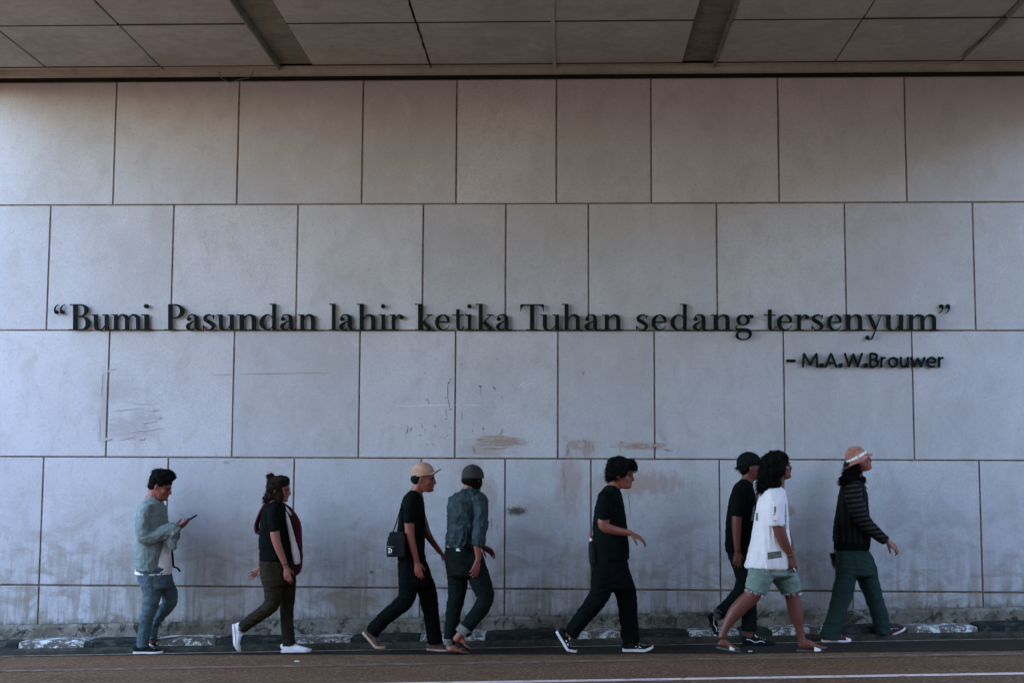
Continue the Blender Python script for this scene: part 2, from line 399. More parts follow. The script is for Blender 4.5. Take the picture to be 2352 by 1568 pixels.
# ------------------------------------------------------------------ unseen blocks added beyond both mouths of the underpass to hide low sky
M_render = concrete('stained_facade_render', (.16, .15, .13), (.12, .115, .10), (.06, .055, .045), .6, .5)
M_glass = simple('dark_window_glass', (.02, .025, .03), .15)
def skyblocker(x0, x1, y0, y1, h, face, label):
    b = empty('skyblocker', ((x0 + x1) / 2, (y0 + y1) / 2, -.9), label=label, cat='skyblocker')
    g = G(); g.box(x0, x1, y0, y1, -.9, h); g.build('facade', M_render, b)
    g = G(); g.box(x0 - .3, x1 + .3, y0 - .3, y1 + .3, h + .002, h + .35); g.build('roof', M_ceil_dark, b)
    xf = x1 if face > 0 else x0; y = y0 + 1.2
    while y < y1 - 2:
        z = 1.0
        while z < h - 1.6:
            g = G(); g.box(xf - .05, xf + .05, y, y + 1.3, z, z + 1.3); w = g.build('window', M_glass, b)
            g = G(); g.box(xf - .07, xf + .12, y - .08, y + 1.38, z - .12, z - .005); g.build('sill', M_ceil_dark, w)
            z += 3.0
        y += 2.6
skyblocker(-34, -24, -24, 8, 2.4, 1, 'unseen brown rendered building facing the left mouth of the underpass')
skyblocker(16, 27, -24, 8, 7.6, -1, 'unseen brown rendered building facing the right mouth of the underpass')
# ------------------------------------------------------------------ figure building kit
def V(*a): return Vector(a)
def catmull(P, sub):
    P = np.array(P, float); n = len(P)
    if n < 3 or sub < 2:
        out = []
        for i in range(n - 1):
            for k in range(sub): out.append(P[i] + (P[i + 1] - P[i]) * k / sub)
        return np.array(out + [P[-1]])
    Q = np.vstack([2 * P[0] - P[1], P, 2 * P[-1] - P[-2]]); out = []
    for i in range(1, n):
        a, b, c, d = Q[i - 1], Q[i], Q[i + 1], Q[i + 2]
        for k in range(sub):
            t = k / sub
            out.append(.5 * (2 * b + (c - a) * t + (2 * a - 5 * b + 4 * c - d) * t * t + (3 * b - a - 3 * c + d) * t ** 3))
    out.append(P[-1]); return np.array(out)
def loft(g, st, mode='p', seg=18, sub=4, cap=.5, sq=1.0, side=(0, 1, 0)):
    """st: rows (x, y, z, half_in_plane, half_depth). rings across the path; closed rounded ends"""
    S = catmull(st, sub); S[:, 3:] = np.maximum(S[:, 3:], .001); n = len(S); rings = []
    Y = np.array(side, float)
    for i in range(n):
        t = S[min(i + 1, n - 1), :3] - S[max(i - 1, 0), :3]; t /= (np.linalg.norm(t) + 1e-9)
        if mode == 'h': u = np.array([1., 0, 0]); v = np.array([0., 1, 0]); tt = np.array([0, 0, np.sign(t[2]) or 1.])
        else:
            u = np.cross(Y, t); nu = np.linalg.norm(u); u = u / nu if nu > .05 else np.array([1., 0, 0]); v = np.cross(t, u); tt = t
        rings.append((S[i, :3], u, v, tt, S[i, 3], S[i, 4]))
    full = []
    c, u, v, tt, a, b = rings[0]; r = min(a, b) * cap
    for k in (.35, .8): full.append((c - tt * r * math.sqrt(1 - k * k), u, v, a * k if a > b else a * k, b * k))
    full = [(c - tt * r, u, v, a * .3, b * .3), (c - tt * r * .55, u, v, a * .8, b * .8)]
    for c, u, v, tt, a, b in rings: full.append((c, u, v, a, b))
    full += [(c + tt * min(a, b) * cap * .55, u, v, a * .8, b * .8), (c + tt * min(a, b) * cap, u, v, a * .3, b * .3)]
    vs = []
    for c, u, v, a, b in full:
        for k in range(seg):
            th = 2 * math.pi * k / seg; cc, ss = math.cos(th), math.sin(th)
            if sq != 1: cc = math.copysign(abs(cc) ** sq, cc); ss = math.copysign(abs(ss) ** sq, ss)
            vs.append(c + u * a * cc + v * b * ss)
    m = len(full); fs = []
    for i in range(m - 1):
        for k in range(seg):
            q = (k + 1) % seg; fs.append((i * seg + k, i * seg + q, (i + 1) * seg + q, (i + 1) * seg + k))
    fs += [tuple(range(seg))[::-1], tuple((m - 1) * seg + k for k in range(seg))]
    return g.add(vs, fs)
def ball(g, c, r, ax=None, n=10):
    """ellipsoid: centre, radii (x,y,z), optional 3x3 axes"""
    vs = [(0, 0, -1)]; fs = []; m = 2 * n
    for i in range(1, n):
        a = -math.pi / 2 + math.pi * i / n
        for k in range(m): b = 2 * math.pi * k / m; vs.append((math.cos(a) * math.cos(b), math.cos(a) * math.sin(b), math.sin(a)))
    vs.append((0, 0, 1))
    for k in range(m): fs.append((0, 1 + (k + 1) % m, 1 + k))
    for i in range(n - 2):
        for k in range(m): q = (k + 1) % m; fs.append((1 + i * m + k, 1 + i * m + q, 1 + (i + 1) * m + q, 1 + (i + 1) * m + k))
    o = 1 + (n - 2) * m
    for k in range(m): fs.append((o + k, o + (k + 1) % m, len(vs) - 1))
    M = Matrix(ax) if ax is not None else Matrix.Identity(3)
    return g.add([Vector(c) + M @ Vector((x * r[0], y * r[1], z * r[2])) for x, y, z in vs], fs)
def fuse(g, voxel=.006, smooth=2, keep=.5):
    """union of closed solids into one continuous surface"""
    me = bpy.data.meshes.new('tmp'); me.from_pydata([tuple(v) for v in g.v], [], g.f); me.update()
    bm = bmesh.new(); bm.from_mesh(me); bmesh.ops.recalc_face_normals(bm, faces=bm.faces); bm.to_mesh(me); bm.free()
    ob = bpy.data.objects.new('tmp', me); COL.objects.link(ob)
    r = ob.modifiers.new('r', 'REMESH'); r.mode = 'VOXEL'; r.voxel_size = voxel; r.adaptivity = 0
    if smooth: s = ob.modifiers.new('s', 'SMOOTH'); s.factor = .5; s.iterations = smooth
    if keep < 1: d = ob.modifiers.new('d', 'DECIMATE'); d.ratio = keep
    dg = bpy.context.evaluated_depsgraph_get()
    out = bpy.data.meshes.new_from_object(ob.evaluated_get(dg), depsgraph=dg)
    bpy.data.objects.remove(ob); bpy.data.meshes.remove(me)
    return out
def displace(me, fn):
    n = len(me.vertices); co = np.empty(n * 3); me.vertices.foreach_get('co', co); co = co.reshape(-1, 3)
    no = np.empty(n * 3); me.vertex_normals.foreach_get('vector', no); no = no.reshape(-1, 3)
    d = np.array([fn(Vector(c), Vector(k)) for c, k in zip(co, no)])
    me.vertices.foreach_set('co', (co + no * d[:, None]).ravel()); me.update()
def wrinkle(amp=.005, s=(9, 9, 16), seed=0, fine=.35):
    o = Vector((seed * 3.1, seed * 1.7, seed * .9)); s = Vector(s)
    def fn(c, n):
        p = Vector((c.x * s.x, c.y * s.y, c.z * s.z)) + o
        a = mnoise.noise(p + Vector((mnoise.noise(p * .7) * 1.2,) * 3)); b = mnoise.noise(p * 2.3)
        r = max(0., 1 - abs(a) * 3.0); r2 = max(0., 1 - abs(b) * 3.2)
        return .55 * amp * (1.5 * r * r - .4 + .55 * r2 * r2 * (.4 + abs(a)) + fine * .5 * b)
    return fn
def fobj(name, me, mat, parent, smooth=True):
    me.name = name; me.materials.clear(); me.materials.append(mat)
    if smooth: me.polygons.foreach_set('use_smooth', [True] * len(me.polygons))
    me.transform(Matrix.Translation(-parent_world(parent)))
    return link(bpy.data.objects.new(name, me), parent)

class Person:
    def __init__(s, crop, contact, dyfoot, label, group='people walking past the wall'):
        s.ox, s.oy, s.s = crop; s.pxm = s.s * 457.1
        X, Z = s.disp(*contact); d = ray(X, Z)
        t = -CAMH / (d.z - .026 * d.x); p = CAM + d * t
        s.Y = p.y - dyfoot
        s.root = empty('person', (p.x, s.Y, gz(p.x)), label=label, cat='person', group=group)
        s.skin = G()
    def disp(s, x, y): return (s.ox + x / s.s) * .574219, (s.oy + y / s.s) * .574219
    def p(s, x, y, dy=0.0):
        q = aty(*s.disp(x, y), s.Y + dy); return q
    def rows(s, st):     # (cx, cy, hw_px, dy, hd_m)
        return [tuple(s.p(x, y, dy)) + (hw / s.pxm, hd) for x, y, hw, dy, hd in st]
    def tor(s, st):      # (y, x0, x1, dy, hd)
        return s.rows([((x0 + x1) / 2, y, (x1 - x0) / 2, dy, hd) for y, x0, x1, dy, hd in st])
    def part(s, name, me, mat, smooth=True): return fobj(name, me, mat, s.root, smooth)
    def thing_at(s): return s.root
    # ---- head in its own frame
    def head(s, cx, cy, H=.235, pitch=0.0, yaw=0.0, dy=0.0, face=True, beard=0):
        c = s.p(cx, cy, dy); s.hc = c; s.hH = H
        R = Matrix.Rotation(math.radians(yaw), 3, 'Z') @ Matrix.Rotation(math.radians(pitch), 3, 'Y')
        s.hR = R
        def L(x, y, z): return c + R @ (Vector((x + .03, y, z - .5)) * H)
        s.L = L; g = s.skin
        sl = [(0.0, .30, .06, .10), (.03, .39, .0, .17), (.08, .435, -.06, .205), (.14, .445, -.11, .24), (.20, .415, -.15, .275), (.26, .425, -.22, .30),
              (.33, .425, -.34, .315), (.42, .40, -.41, .325), (.50, .385, -.45, .33), (.56, .395, -.47, .335), (.62, .42, -.485, .338), (.70, .415, -.49, .34),
              (.79, .375, -.475, .33), (.87, .28, -.42, .29), (.94, .13, -.31, .22), (.985, -.0, -.18, .12), (1.0, -.05, -.11, .05)]
        seg = 24; vs = []; fs = []
        for z, xf, xb, w in sl:
            for k in range(seg):
                th = 2 * math.pi * k / seg; cc, ss = math.cos(th), math.sin(th)
                m = (xf + xb) / 2; a = (xf - xb) / 2
                nar = 1 - .22 * max(0, cc) ** 1.5
                vs.append(L(m + a * cc, w * ss * nar, z))
        n = len(sl)
        for i in range(n - 1):
            for k in range(seg): q = (k + 1) % seg; fs.append((i * seg + k, i * seg + q, (i + 1) * seg + q, (i + 1) * seg + k))
        fs += [tuple(range(seg))[::-1], tuple((n - 1) * seg + k for k in range(seg))]
        g.add(vs, fs)
        def row(x, z, a, b): q = L(x, 0, z); return tuple(q) + (a * H, b * H)
        side = tuple(R @ Vector((0, 1, 0)))
        loft(g, [row(.395, .60, .03, .035), row(.43, .50, .045, .045), row(.465, .42, .055, .060), row(.475, .375, .045, .078), row(.42, .345, .035, .06)], seg=12, side=side)   # nose
        ball(g, L(.505, 0, .385), [.038 * H] * 3, n=6)
        ax = [list(r) for r in R]
        ball(g, L(.425, 0, .262), (.040 * H, .10 * H, .022 * H), ax, 7); ball(g, L(.418, 0, .218), (.038 * H, .09 * H, .024 * H), ax, 7)
        ball(g, L(.405, 0, .11), (.06 * H, .10 * H, .06 * H), ax, 7)
        ball(g, L(.385, 0, .60), (.055 * H, .22 * H, .035 * H), ax, 7)
        for sg in (-1, 1):
            ball(g, L(.22, sg * .20, .40), (.13 * H, .10 * H, .12 * H), ax, 7)
            er = R @ Matrix.Rotation(math.radians(12), 3, 'Y') @ Matrix.Rotation(math.radians(sg * -22), 3, 'Z')
            ball(g, L(-.055, sg * .345, .46), (.075 * H, .024 * H, .125 * H), [list(r) for r in er], 8)
        return s
    def face_parts(s, hairmat, eyemat, brow=True, moustache=False):
        H = s.hH; ax = [list(r) for r in s.hR]
        for sg in (-1, 1):
            g = G(); ball(g, s.L(.352, sg * .15, .505), (.032 * H, .062 * H, .020 * H), ax, 6); s.part('eye', mesh_of(g), eyemat)
        if brow:
            for sg in (-1, 1):
                g = G(); ball(g, s.L(.395, sg * .16, .585), (.035 * H, .085 * H, .016 * H), ax, 6); s.part('eyebrow', mesh_of(g), hairmat)
        if moustache:
            g = G(); ball(g, s.L(.44, 0, .30), (.03 * H, .11 * H, .022 * H), ax, 6); ball(g, s.L(.425, 0, .085), (.03 * H, .07 * H, .035 * H), ax, 6)
            s.part('moustache', mesh_of(g), hairmat)
        g = G(); ball(g, s.L(.448, 0, .241), (.020 * H, .07 * H, .007 * H), ax, 6); s.part('lips', mesh_of(g), M_lip)
    # ---- hands
    def hand(s, W, d, n, thumb=1, curl=18, spread=6, size=1.0, tcurl=10, fcurl=None):
        d = Vector(d).normalized(); n = Vector(n); n = (n - d * n.dot(d)).normalized(); y = d.cross(n).normalized() * thumb
        k = size * .98; W = Vector(W); g = s.skin
        def P(a, b, c): return W + (d * a + y * b + n * c) * k
        side = tuple(n)
        def rr(a, b, c, hw, ht): return tuple(P(a, b, c)) + (hw * k, ht * k)
        loft(g, [rr(-.03, 0, 0, .024, .019), rr(.0, 0, 0, .025, .018), rr(.03, .002, 0, .034, .017), rr(.065, .001, .001, .040, .0145), (tuple(P(.092, 0, .002)) + (.039 * k, .0125 * k))], seg=16, sub=3, side=side)
        for i, (bx, by, ln, r) in enumerate(((.088, .029, .072, .0088), (.094, .0095, .082, .0092), (.091, -.0105, .076, .0088), (.082, -.029, .060, .0078))):
            c0 = (fcurl[i] if fcurl else curl + 5 * i); a = math.radians(c0 * .5); sp = math.radians(spread * (1.2 - .8 * i))
            pos = Vector((bx - .012, by, .001)); st = [tuple(P(*pos)) + (r * k * 1.05, r * k * 1.05)]
            for j, fr in enumerate((.46, .30, .24)):
                dirv = Vector((math.cos(a) * math.cos(sp), math.cos(a) * math.sin(sp), math.sin(a)))
                pos = pos + dirv * ((ln + .012 if j == 0 else ln) * fr + (.012 * .54 if j == 0 else 0))
                rj = r * (.98, .9, .76)[j]; st.append(tuple(P(*pos)) + (rj * k, rj * k)); a += math.radians(c0)
            loft(g, st, seg=10, sub=2, cap=.8, side=side)
        a = math.radians(42 - tcurl * .8); t = math.radians(tcurl + 18)
        st = []; pos = Vector((.012, .018, .004)); st.append(tuple(P(*pos)) + (.014 * k, .013 * k))
        for j, ln in enumerate((.038, .030, .024)):
            dirv = Vector((math.cos(a) * math.cos(t), math.sin(a) * math.cos(t), math.sin(t))); pos = pos + dirv * ln
            st.append(tuple(P(*pos)) + ((.0125, .0105, .008)[j] * k,) * 2); a -= math.radians(tcurl); t += math.radians(4)
        loft(g, st, seg=10, sub=2, cap=.8, side=side)
    def arm(s, st): loft(s.skin, s.rows(st), seg=16, sub=4)
    # ---- bare foot: heel and ball of the foot given in the photo, dy sideways
    def frame(s, heel, ballp, dy, yaw=0.0):
        a, b = s.p(*heel, dy), s.p(*ballp, dy); d = (b - a); L = d.length; d.normalize()
        dd = Matrix.Rotation(math.radians(yaw), 3, 'Z') @ d; y = Vector((0, 1, 0)); y = Matrix.Rotation(math.radians(yaw), 3, 'Z') @ y; u = dd.cross(y).normalized()
        return a, dd, y, u, L
    def bend(s, bend, xb, zb):
        be = math.radians(bend)
        def B(x, z):
            if x <= xb: return x, z
            t = min(1, (x - xb) / .03) * be; dx, dz = x - xb, z - zb
            return xb + dx * math.cos(t) - dz * math.sin(t), zb + dx * math.sin(t) + dz * math.cos(t)
        return B
    def foot(s, heel, ballp, dy, bend=0, yaw=0.0, near=-1, lift=.0, ankle=None):
        o, d, y, u, L = s.frame(heel, ballp, dy, yaw); k = L / .175; B = s.bend(bend, .175, .01); g = s.skin
        def P(x, w, z): x, z = B(x, z); return o + (d * x + y * w + u * (z)) * k
        def rr(x, z, h, w, off=0): return tuple(P(x, off, z + lift)) + (h * k, w * k)
        loft(g, [rr(.006, .030, .020, .020), rr(.022, .032, .030, .029), rr(.055, .042, .042, .031), rr(.09, .040, .038, .033), rr(.13, .029, .026, .040), rr(.17, .020, .018, .046), rr(.20, .015, .013, .044)], seg=18, sub=3, side=tuple(y))
        for i in range(5):
            w = near * -1 * (-.034 + i * .0165); x0 = .195 - .006 * i; ln = (.045, .036, .032, .027, .022)[i]; r = (.0125, .0085, .008, .0078, .0075)[i]
            loft(g, [rr(x0 - .02, .013, r, r, -w), rr(x0 + ln * .5, .014, r, r, -w), rr(x0 + ln, .010, r * .85, r * .85, -w)], seg=10, sub=2, cap=.8, side=tuple(y))
        s.lastP = P; return P, k
    def stub(s, ankle, shoe_pt, dy):
        loft(s.skin, s.rows([(ankle[0], ankle[1], 24, dy, .033), ((ankle[0] + shoe_pt[0]) / 2, (ankle[1] + shoe_pt[1]) / 2, 24, dy, .031), (shoe_pt[0], shoe_pt[1], 20, dy, .024)]), seg=12, sub=2, cap=.3)
    # ---- sneaker
    def shoe(s, heel, ballp, dy, upper, sole, lace=None, bend=0, yaw=0.0, toecap=None, style='low', mark=None, near=-1, high=.085):
        o, d, y, u, L = s.frame(heel, ballp, dy, yaw); k = L / .19; B = s.bend(bend, .185, .012)
        def P(x, w, z): x, z = B(x, z); return o + (d * x + y * w + u * z) * k
        out = [(0, .018), (.012, .030), (.04, .036), (.09, .034), (.13, .038), (.17, .047), (.21, .048), (.245, .040), (.268, .026), (.278, .010)]
        def wid(x): return float(np.interp(x, [a for a, b in out], [b for a, b in out]))
        sh = empty('shoe', (0, 0, 0)); sh.parent = s.root; sh.location = (0, 0, 0); sh.empty_display_size = .05
        base = parent_world(s.root); sh.location = P(.1, 0, .03) - base
        # sole
        g = G(); v = []; xs = list(np.interp(np.linspace(0, 1, 20), np.linspace(0, 1, len(out)), [a for a, b in out])); n = len(xs)
        for x in xs:
            w = wid(x) + .002; sp = .010 * max(0, (x - .2) / .08) ** 2
            for (ww, z) in ((-w, .002 + sp), (-w - .0015, .024 + sp * .8), (w + .0015, .024 + sp * .8), (w, .002 + sp)): v.append(P(x, ww, z))
        f = []
        for i in range(n - 1):
            for q in range(4): r2 = (q + 1) % 4; f.append((4 * i + q, 4 * i + 4 + q, 4 * i + 4 + r2, 4 * i + r2))
        f += [(0, 1, 2, 3), tuple(4 * (n - 1) + q for q in (3, 2, 1, 0))]
        g.add(v, f); fobj('sole', clean(g), sole, sh, False)
        # upper
        prof = [(.006, .070, .024), (.018, high - .004, .029), (.05, high + .002, .033), (.085, high - .002, .032), (.115, .078, .033), (.145, .068, .037), (.175, .057, .043), (.205, .049, .044), (.235, .043, .038), (.258, .036, .026), (.270, .029, .012)]
        g = G(); st = []
        for x, top, w in prof: st.append(tuple(P(x, 0, (top + .012) / 2)) + ((top - .012) / 2 * k, w * k))
        loft(g, st, seg=20, sub=3, side=tuple(y), sq=.85, cap=.3); fobj('upper', mesh_of(g), upper, sh)
        if toecap:
            g = G(); loft(g, [tuple(P(x, 0, (t + .010) / 2)) + ((t - .010) / 2 * k, w * k) for x, t, w in ((.226, .047, .0405), (.245, .042, .034), (.262, .036, .024), (.273, .030, .011))], seg=18, sub=3, side=tuple(y), sq=.85, cap=.3)
            fobj('toe_cap', mesh_of(g), toecap, sh)
        if lace:
            g = G()
            for i in range(5):
                x = .112 + i * .020; t = float(np.interp(x, [a for a, b, c in prof], [b for a, b, c in prof]))
                loft(g, [tuple(P(x + .006 * sg_, sg_ * .019, t - .006)) + (.0028, .0028) if abs(sg_) > .5 else tuple(P(x, 0, t + .002)) + (.003, .003) for sg_ in (-1, -.4, .4, 1)], seg=6, sub=2)
            for sg_ in (-1, 1): loft(g, [tuple(P(.108, 0, .084)) + (.003, .003), tuple(P(.112, sg_ * .016, .090)) + (.004, .004), tuple(P(.122, sg_ * .024, .074)) + (.003, .003)], seg=6, sub=3)
            fobj('laces', mesh_of(g), lace, sh)
        if mark:
            g = G()
            def SF(x, z):     # a point on the near side of the upper
                w = float(np.interp(x, [a for a, b, c in prof], [c for a, b, c in prof])); t = float(np.interp(x, [a for a, b, c in prof], [b for a, b, c in prof]))
                m = (t + .012) / 2; h = (t - .012) / 2; q = max(0., 1 - abs((z - m) / h) ** 2.2); return P(x, near * (w * q ** .45 + .0022), z)
            def rib(pts):
                v = []; f = []
                for x, z, hw in pts: v += [SF(x, z - hw), SF(x, z + hw)]
                for i in range(len(pts) - 1): f.append((2 * i, 2 * i + 2, 2 * i + 3, 2 * i + 1))
                g.add(v, f)
            if mark == 'chevron':
                rib([(.128, .026, .003), (.150, .0445, .0045)]); rib([(.150, .0445, .0045), (.138, .062, .003)])
                rib([(.150, .0445, .004), (.165, .036, .003)])
                v = []
                for i in range(10):
                    a = math.pi / 2 + i * math.pi / 5; r = .009 if i % 2 == 0 else .004; v.append(SF(.118 + r * math.cos(a), .046 + r * math.sin(a)))
                g.add(v, [tuple(range(10))])
            else:
                rib([(.030, .060, .0025), (.060, .056, .0028), (.085, .042, .0032), (.105, .034, .0034), (.125, .038, .0034), (.145, .046, .003), (.165, .044, .0028), (.185, .034, .002)])
            fobj('side_mark', mesh_of(g), M_shoewhite, sh, False)
        # ankle and foot inside
        return P
def mesh_of(g):
    me = bpy.data.meshes.new('m'); me.from_pydata([tuple(v) for v in g.v], [], g.f); me.update(); return me
def clean(g):
    me = mesh_of(g); bm = bmesh.new(); bm.from_mesh(me); bmesh.ops.recalc_face_normals(bm, faces=bm.faces); bm.to_mesh(me); bm.free(); return me
def skull_cap(P, g, base):
    H = P.hH
    def E(x, y, z, rx, ry, rz, rot=0):
        R = P.hR @ Matrix.Rotation(math.radians(rot), 3, 'Y'); ball(g, P.L(x, y, z), (rx * H, ry * H, rz * H), [list(r) for r in R], 12)
    if base in ('full', 'long'):
        E(-.075, 0, .735, .475, .372, .315, -10)      # top of the skull
        E(-.235, 0, .56, .285, .362, .30)            # back
        for sg in (-1, 1): E(-.0, sg * .20, .66, .24, .165, .17, -14)
    if base in ('cap', 'back', 'full'): E(-.24, 0, .46, .265, .335, .22)
    if base == 'cap': E(-.06, 0, .62, .40, .352, .16, -8)
    if base == 'long': E(-.16, 0, .46, .33, .39, .30)
def hair_mesh(P, blobs, mat, voxel=.007, amp=.007, fr=26, seed=0, name='hair', strands=420, slen=.03, flow=(-.3, 0, -1), clip=None, sw=.0021, keep=.6, base='full'):
    g = G(); H = P.hH; skull_cap(P, g, base)
    for b in blobs:
        x, y, rx, ry, dy, rd = b[:6]; rot = b[6] if len(b) > 6 else 0
        ax = [list(r) for r in Matrix.Rotation(math.radians(rot), 3, 'Y')]
        ball(g, P.p(x, y, dy), (rx / P.pxm, rd, ry / P.pxm), ax, 10)
    me = fuse(g, voxel, 1, keep)
    o = Vector((seed * 7.3, seed, 0))
    displace(me, lambda c, n: amp * (mnoise.noise(Vector((c.x * fr, c.y * fr, c.z * fr * .6)) + o) + .5 * mnoise.noise(c * fr * 2.6 + o)))
    rnd = random.Random(seed + 5); vs = me.vertices; vn = me.vertex_normals; v = []; f = []; flow = Vector(flow)
    idx = [i for i in range(len(vs))]
    for k in range(strands):
        i = rnd.choice(idx); c = vs[i].co.copy(); n = Vector(vn[i].vector)
        if clip and not clip(c, n): continue
        L = slen * rnd.uniform(.4, 1.25); d = (n * rnd.uniform(.25, .8) + flow * rnd.uniform(.5, 1.2) + Vector([rnd.uniform(-.45, .45) for _ in range(3)])).normalized()
        pts = [c - n * .004]; dd = d.copy()
        for j in range(3): pts.append(pts[-1] + dd * L / 3); dd = (dd + Vector((rnd.uniform(-.3, .3), rnd.uniform(-.3, .3), -.35 + rnd.uniform(-.25, .25)))).normalized()
        s1 = d.cross(Vector((0, 1, 0))); s1 = s1.normalized() if s1.length > .1 else Vector((1, 0, 0)); s2 = d.cross(s1).normalized()
        b0 = len(v) + 0; base = len(vs)
        for j, q in enumerate(pts):
            w = sw * (1, .9, .65, .15)[j]
            for a in (0, 2.094, 4.189): v.append(q + s1 * w * math.cos(a) + s2 * w * math.sin(a))
        for j in range(3):
            for a in range(3): f.append((b0 + 3 * j + a, b0 + 3 * j + (a + 1) % 3, b0 + 3 * j + 3 + (a + 1) % 3, b0 + 3 * j + 3 + a))
    vv = [tuple(x.co) for x in vs]; ff = [tuple(p.vertices) for p in me.polygons]; off = len(vv)
    bpy.data.meshes.remove(me)
    g = G(); g.add(vv, ff); g.add(v, f)
    return P.part(name, mesh_of(g), mat)
def cap_hat(P, base, top, rx, rd, mat, brim=None, dy=0, name='cap', bmat=None, hollow=True, width=.075, lowback=0):
    """crown from base centre to top (photo px), half length rx px, half width rd m; brim=(end px x, end px y, droop)"""
    a, b = P.p(*base, dy), P.p(*top, dy); u = (b - a); h = u.length; u.normalize(); side = Vector((0, 1, 0)); fw = side.cross(u).normalized()
    R = rx / P.pxm
    capo = empty(name); capo.parent = P.root; capo.location = a - parent_world(P.root); capo.empty_display_size = .05
    g = G(); v = []; f = []; seg = 36
    rows = [(-.02, 1.0), (.0, 1.012), (.22, 1.0), (.42, .95), (.62, .85), (.78, .69), (.90, .48), (.97, .26), (1.0, .06)]
    for z, r in rows:
        for k in range(seg):
            th = 2 * math.pi * k / seg; c, s_ = math.cos(th), math.sin(th)
            seam = 1 - .012 * (abs(math.sin(th * 3)) < .12)
            v.append(a + u * (h * z - (lowback * max(0, -c) * (1 - z) if lowback else 0)) + fw * (R * r * c * seam - R * .05 * z) + side * (rd * r * s_ * seam))
    n = len(rows)
    for i in range(n - 1):
        for k in range(seg): q = (k + 1) % seg; f.append((i * seg + k, i * seg + q, (i + 1) * seg + q, (i + 1) * seg + k))
    f.append(tuple((n - 1) * seg + k for k in range(seg)))
    g.add(v, f); fobj('crown', clean(g), mat, capo)
    g = G(); ball(g, a + u * (h * 1.005) - fw * R * .05, (.007, .007, .004), None, 6); fobj('button', mesh_of(g), bmat or mat, capo)
    if brim:
        e = P.p(brim[0], brim[1], dy); out = (e - (a + fw * R)); reach = out.dot(fw); drop = -out.dot(u); droop = brim[2]
        g = G(); v = []; f = []; na, nr = 19, 6
        for lay in (0, -.0035):
            for i in range(na):
                th = math.radians(-68 + 136 * i / (na - 1)); c, s_ = math.cos(th), math.sin(th)
                for j in range(nr):
                    t = j / (nr - 1); ext = reach * t * max(0, c) ** .55
                    y = rd * s_ * (1 - .08 * t)
                    v.append(a + fw * (R * c * .985 + ext) + side * y + u * (lay + .004 - drop * t * c - droop * (s_ ** 2) * (.25 + .75 * t) + .01 * math.sin(t * math.pi) * c))
        for lay in range(2):
            o = lay * na * nr
            for i in range(na - 1):
                for j in range(nr - 1):
                    q = (o + i * nr + j, o + (i + 1) * nr + j, o + (i + 1) * nr + j + 1, o + i * nr + j + 1); f.append(q if lay == 0 else q[::-1])
        o = na * nr
        for i in range(na - 1): f.append((i * nr + nr - 1, (i + 1) * nr + nr - 1, o + (i + 1) * nr + nr - 1, o + i * nr + nr - 1))
        for i in (0, na - 1):
            for j in range(nr - 1): f.append((i * nr + j, i * nr + j + 1, o + i * nr + j + 1, o + i * nr + j))
        g.add(v, f); fobj('brim', clean(g), bmat or mat, capo)
    return capo
# ------------------------------------------------------------------ materials of the people
def skin_mat(name, c, rough=.5):
    m = NT(name); p = m.pos(); a = m.noise(p, 28, 4); b = m.noise(p, 240, 3)
    m.col(m.mix(m.ramp(a, .35, .68), c, (c[0] * .86, c[1] * .80, c[2] * .80))); m.rough(rough); m.b.inputs['Specular IOR Level'].default_value = .35
    m.b.inputs['Subsurface Weight'].default_value = .12; m.b.inputs['Subsurface Radius'].default_value = (.02, .008, .005); m.b.inputs['Subsurface Scale'].default_value = .4
    m.bump(b, .12, .0015); return m.m
def cloth(name, c, amt=.2, rough=.9, sc=14, weave=260, sheen=0.03, bump=.35, spec=.08, wear=None, wearamt=.5):
    m = NT(name); p = m.pos(); a = m.noise(p, sc, 5, .6, .3); w = m.noise(p, weave, 3, .6); f = m.noise(m.mapping(p, (1, 1, 2.4)), 7, 4, .55, 1.2)
    base = m.mix(m.ramp(a, .3, .7), tuple(x * (1 - amt) for x in c), tuple(min(1, x * (1 + amt)) for x in c))
    if wear is not None: base = m.mix(m.ramp(f, .42, .62, 0, wearamt), base, wear)
    base = m.mix(m.ramp(w, .4, .65, 0, amt * .9), base, tuple(x * .55 for x in c))
    m.col(base); m.rough(rough); m.b.inputs['Specular IOR Level'].default_value = spec
    m.b.inputs['Sheen Weight'].default_value = sheen; m.b.inputs['Sheen Roughness'].default_value = .6
    m.bump(m.math('ADD', m.math('MULTIPLY', f, 6.0), w), bump, .006); return m.m
SK1 = skin_mat('skin_brown', (.215, .062, .040)); SK2 = skin_mat('skin_light_brown', (.255, .085, .060)); SK3 = skin_mat('skin_dark_brown', (.14, .041, .027))
M_lip = simple('lip', (.22, .075, .07), .5)
M_hair = simple('black_hair', (.005, .005, .0045), .85, 60, .4, spec=.05)
M_hair_br = simple('dark_brown_hair', (.014, .008, .006), .8, 60, .5, spec=.06)
M_eye = simple('dark_eye', (.015, .01, .01), .25)
M_denim_pale = cloth('pale_washed_denim', (.150, .185, .178), .06, wear=(.27, .31, .31), wearamt=.22)
M_jeans_light = cloth('light_blue_jeans', (.052, .080, .090), .06, wear=(.14, .18, .19), wearamt=.25)
M_denim_dark = cloth('dark_teal_denim', (.0075, .021, .025), .2, rough=.5, wear=(.026, .050, .060), wearamt=.45, spec=.25, sheen=0, bump=.8)
M_jeans_dark = cloth('dark_jeans', (.0045, .008, .0072), .25, wear=(.009, .0135, .012), wearamt=.4, sheen=0, spec=.06)
M_black_tee = cloth('black_cotton', (.0035, .0052, .0046), .2, sheen=0, spec=.05, rough=1.0, bump=.5)
M_black_trs = cloth('black_twill', (.0035, .0046, .0044), .2, sheen=0, spec=.05, rough=1.0, bump=.6)
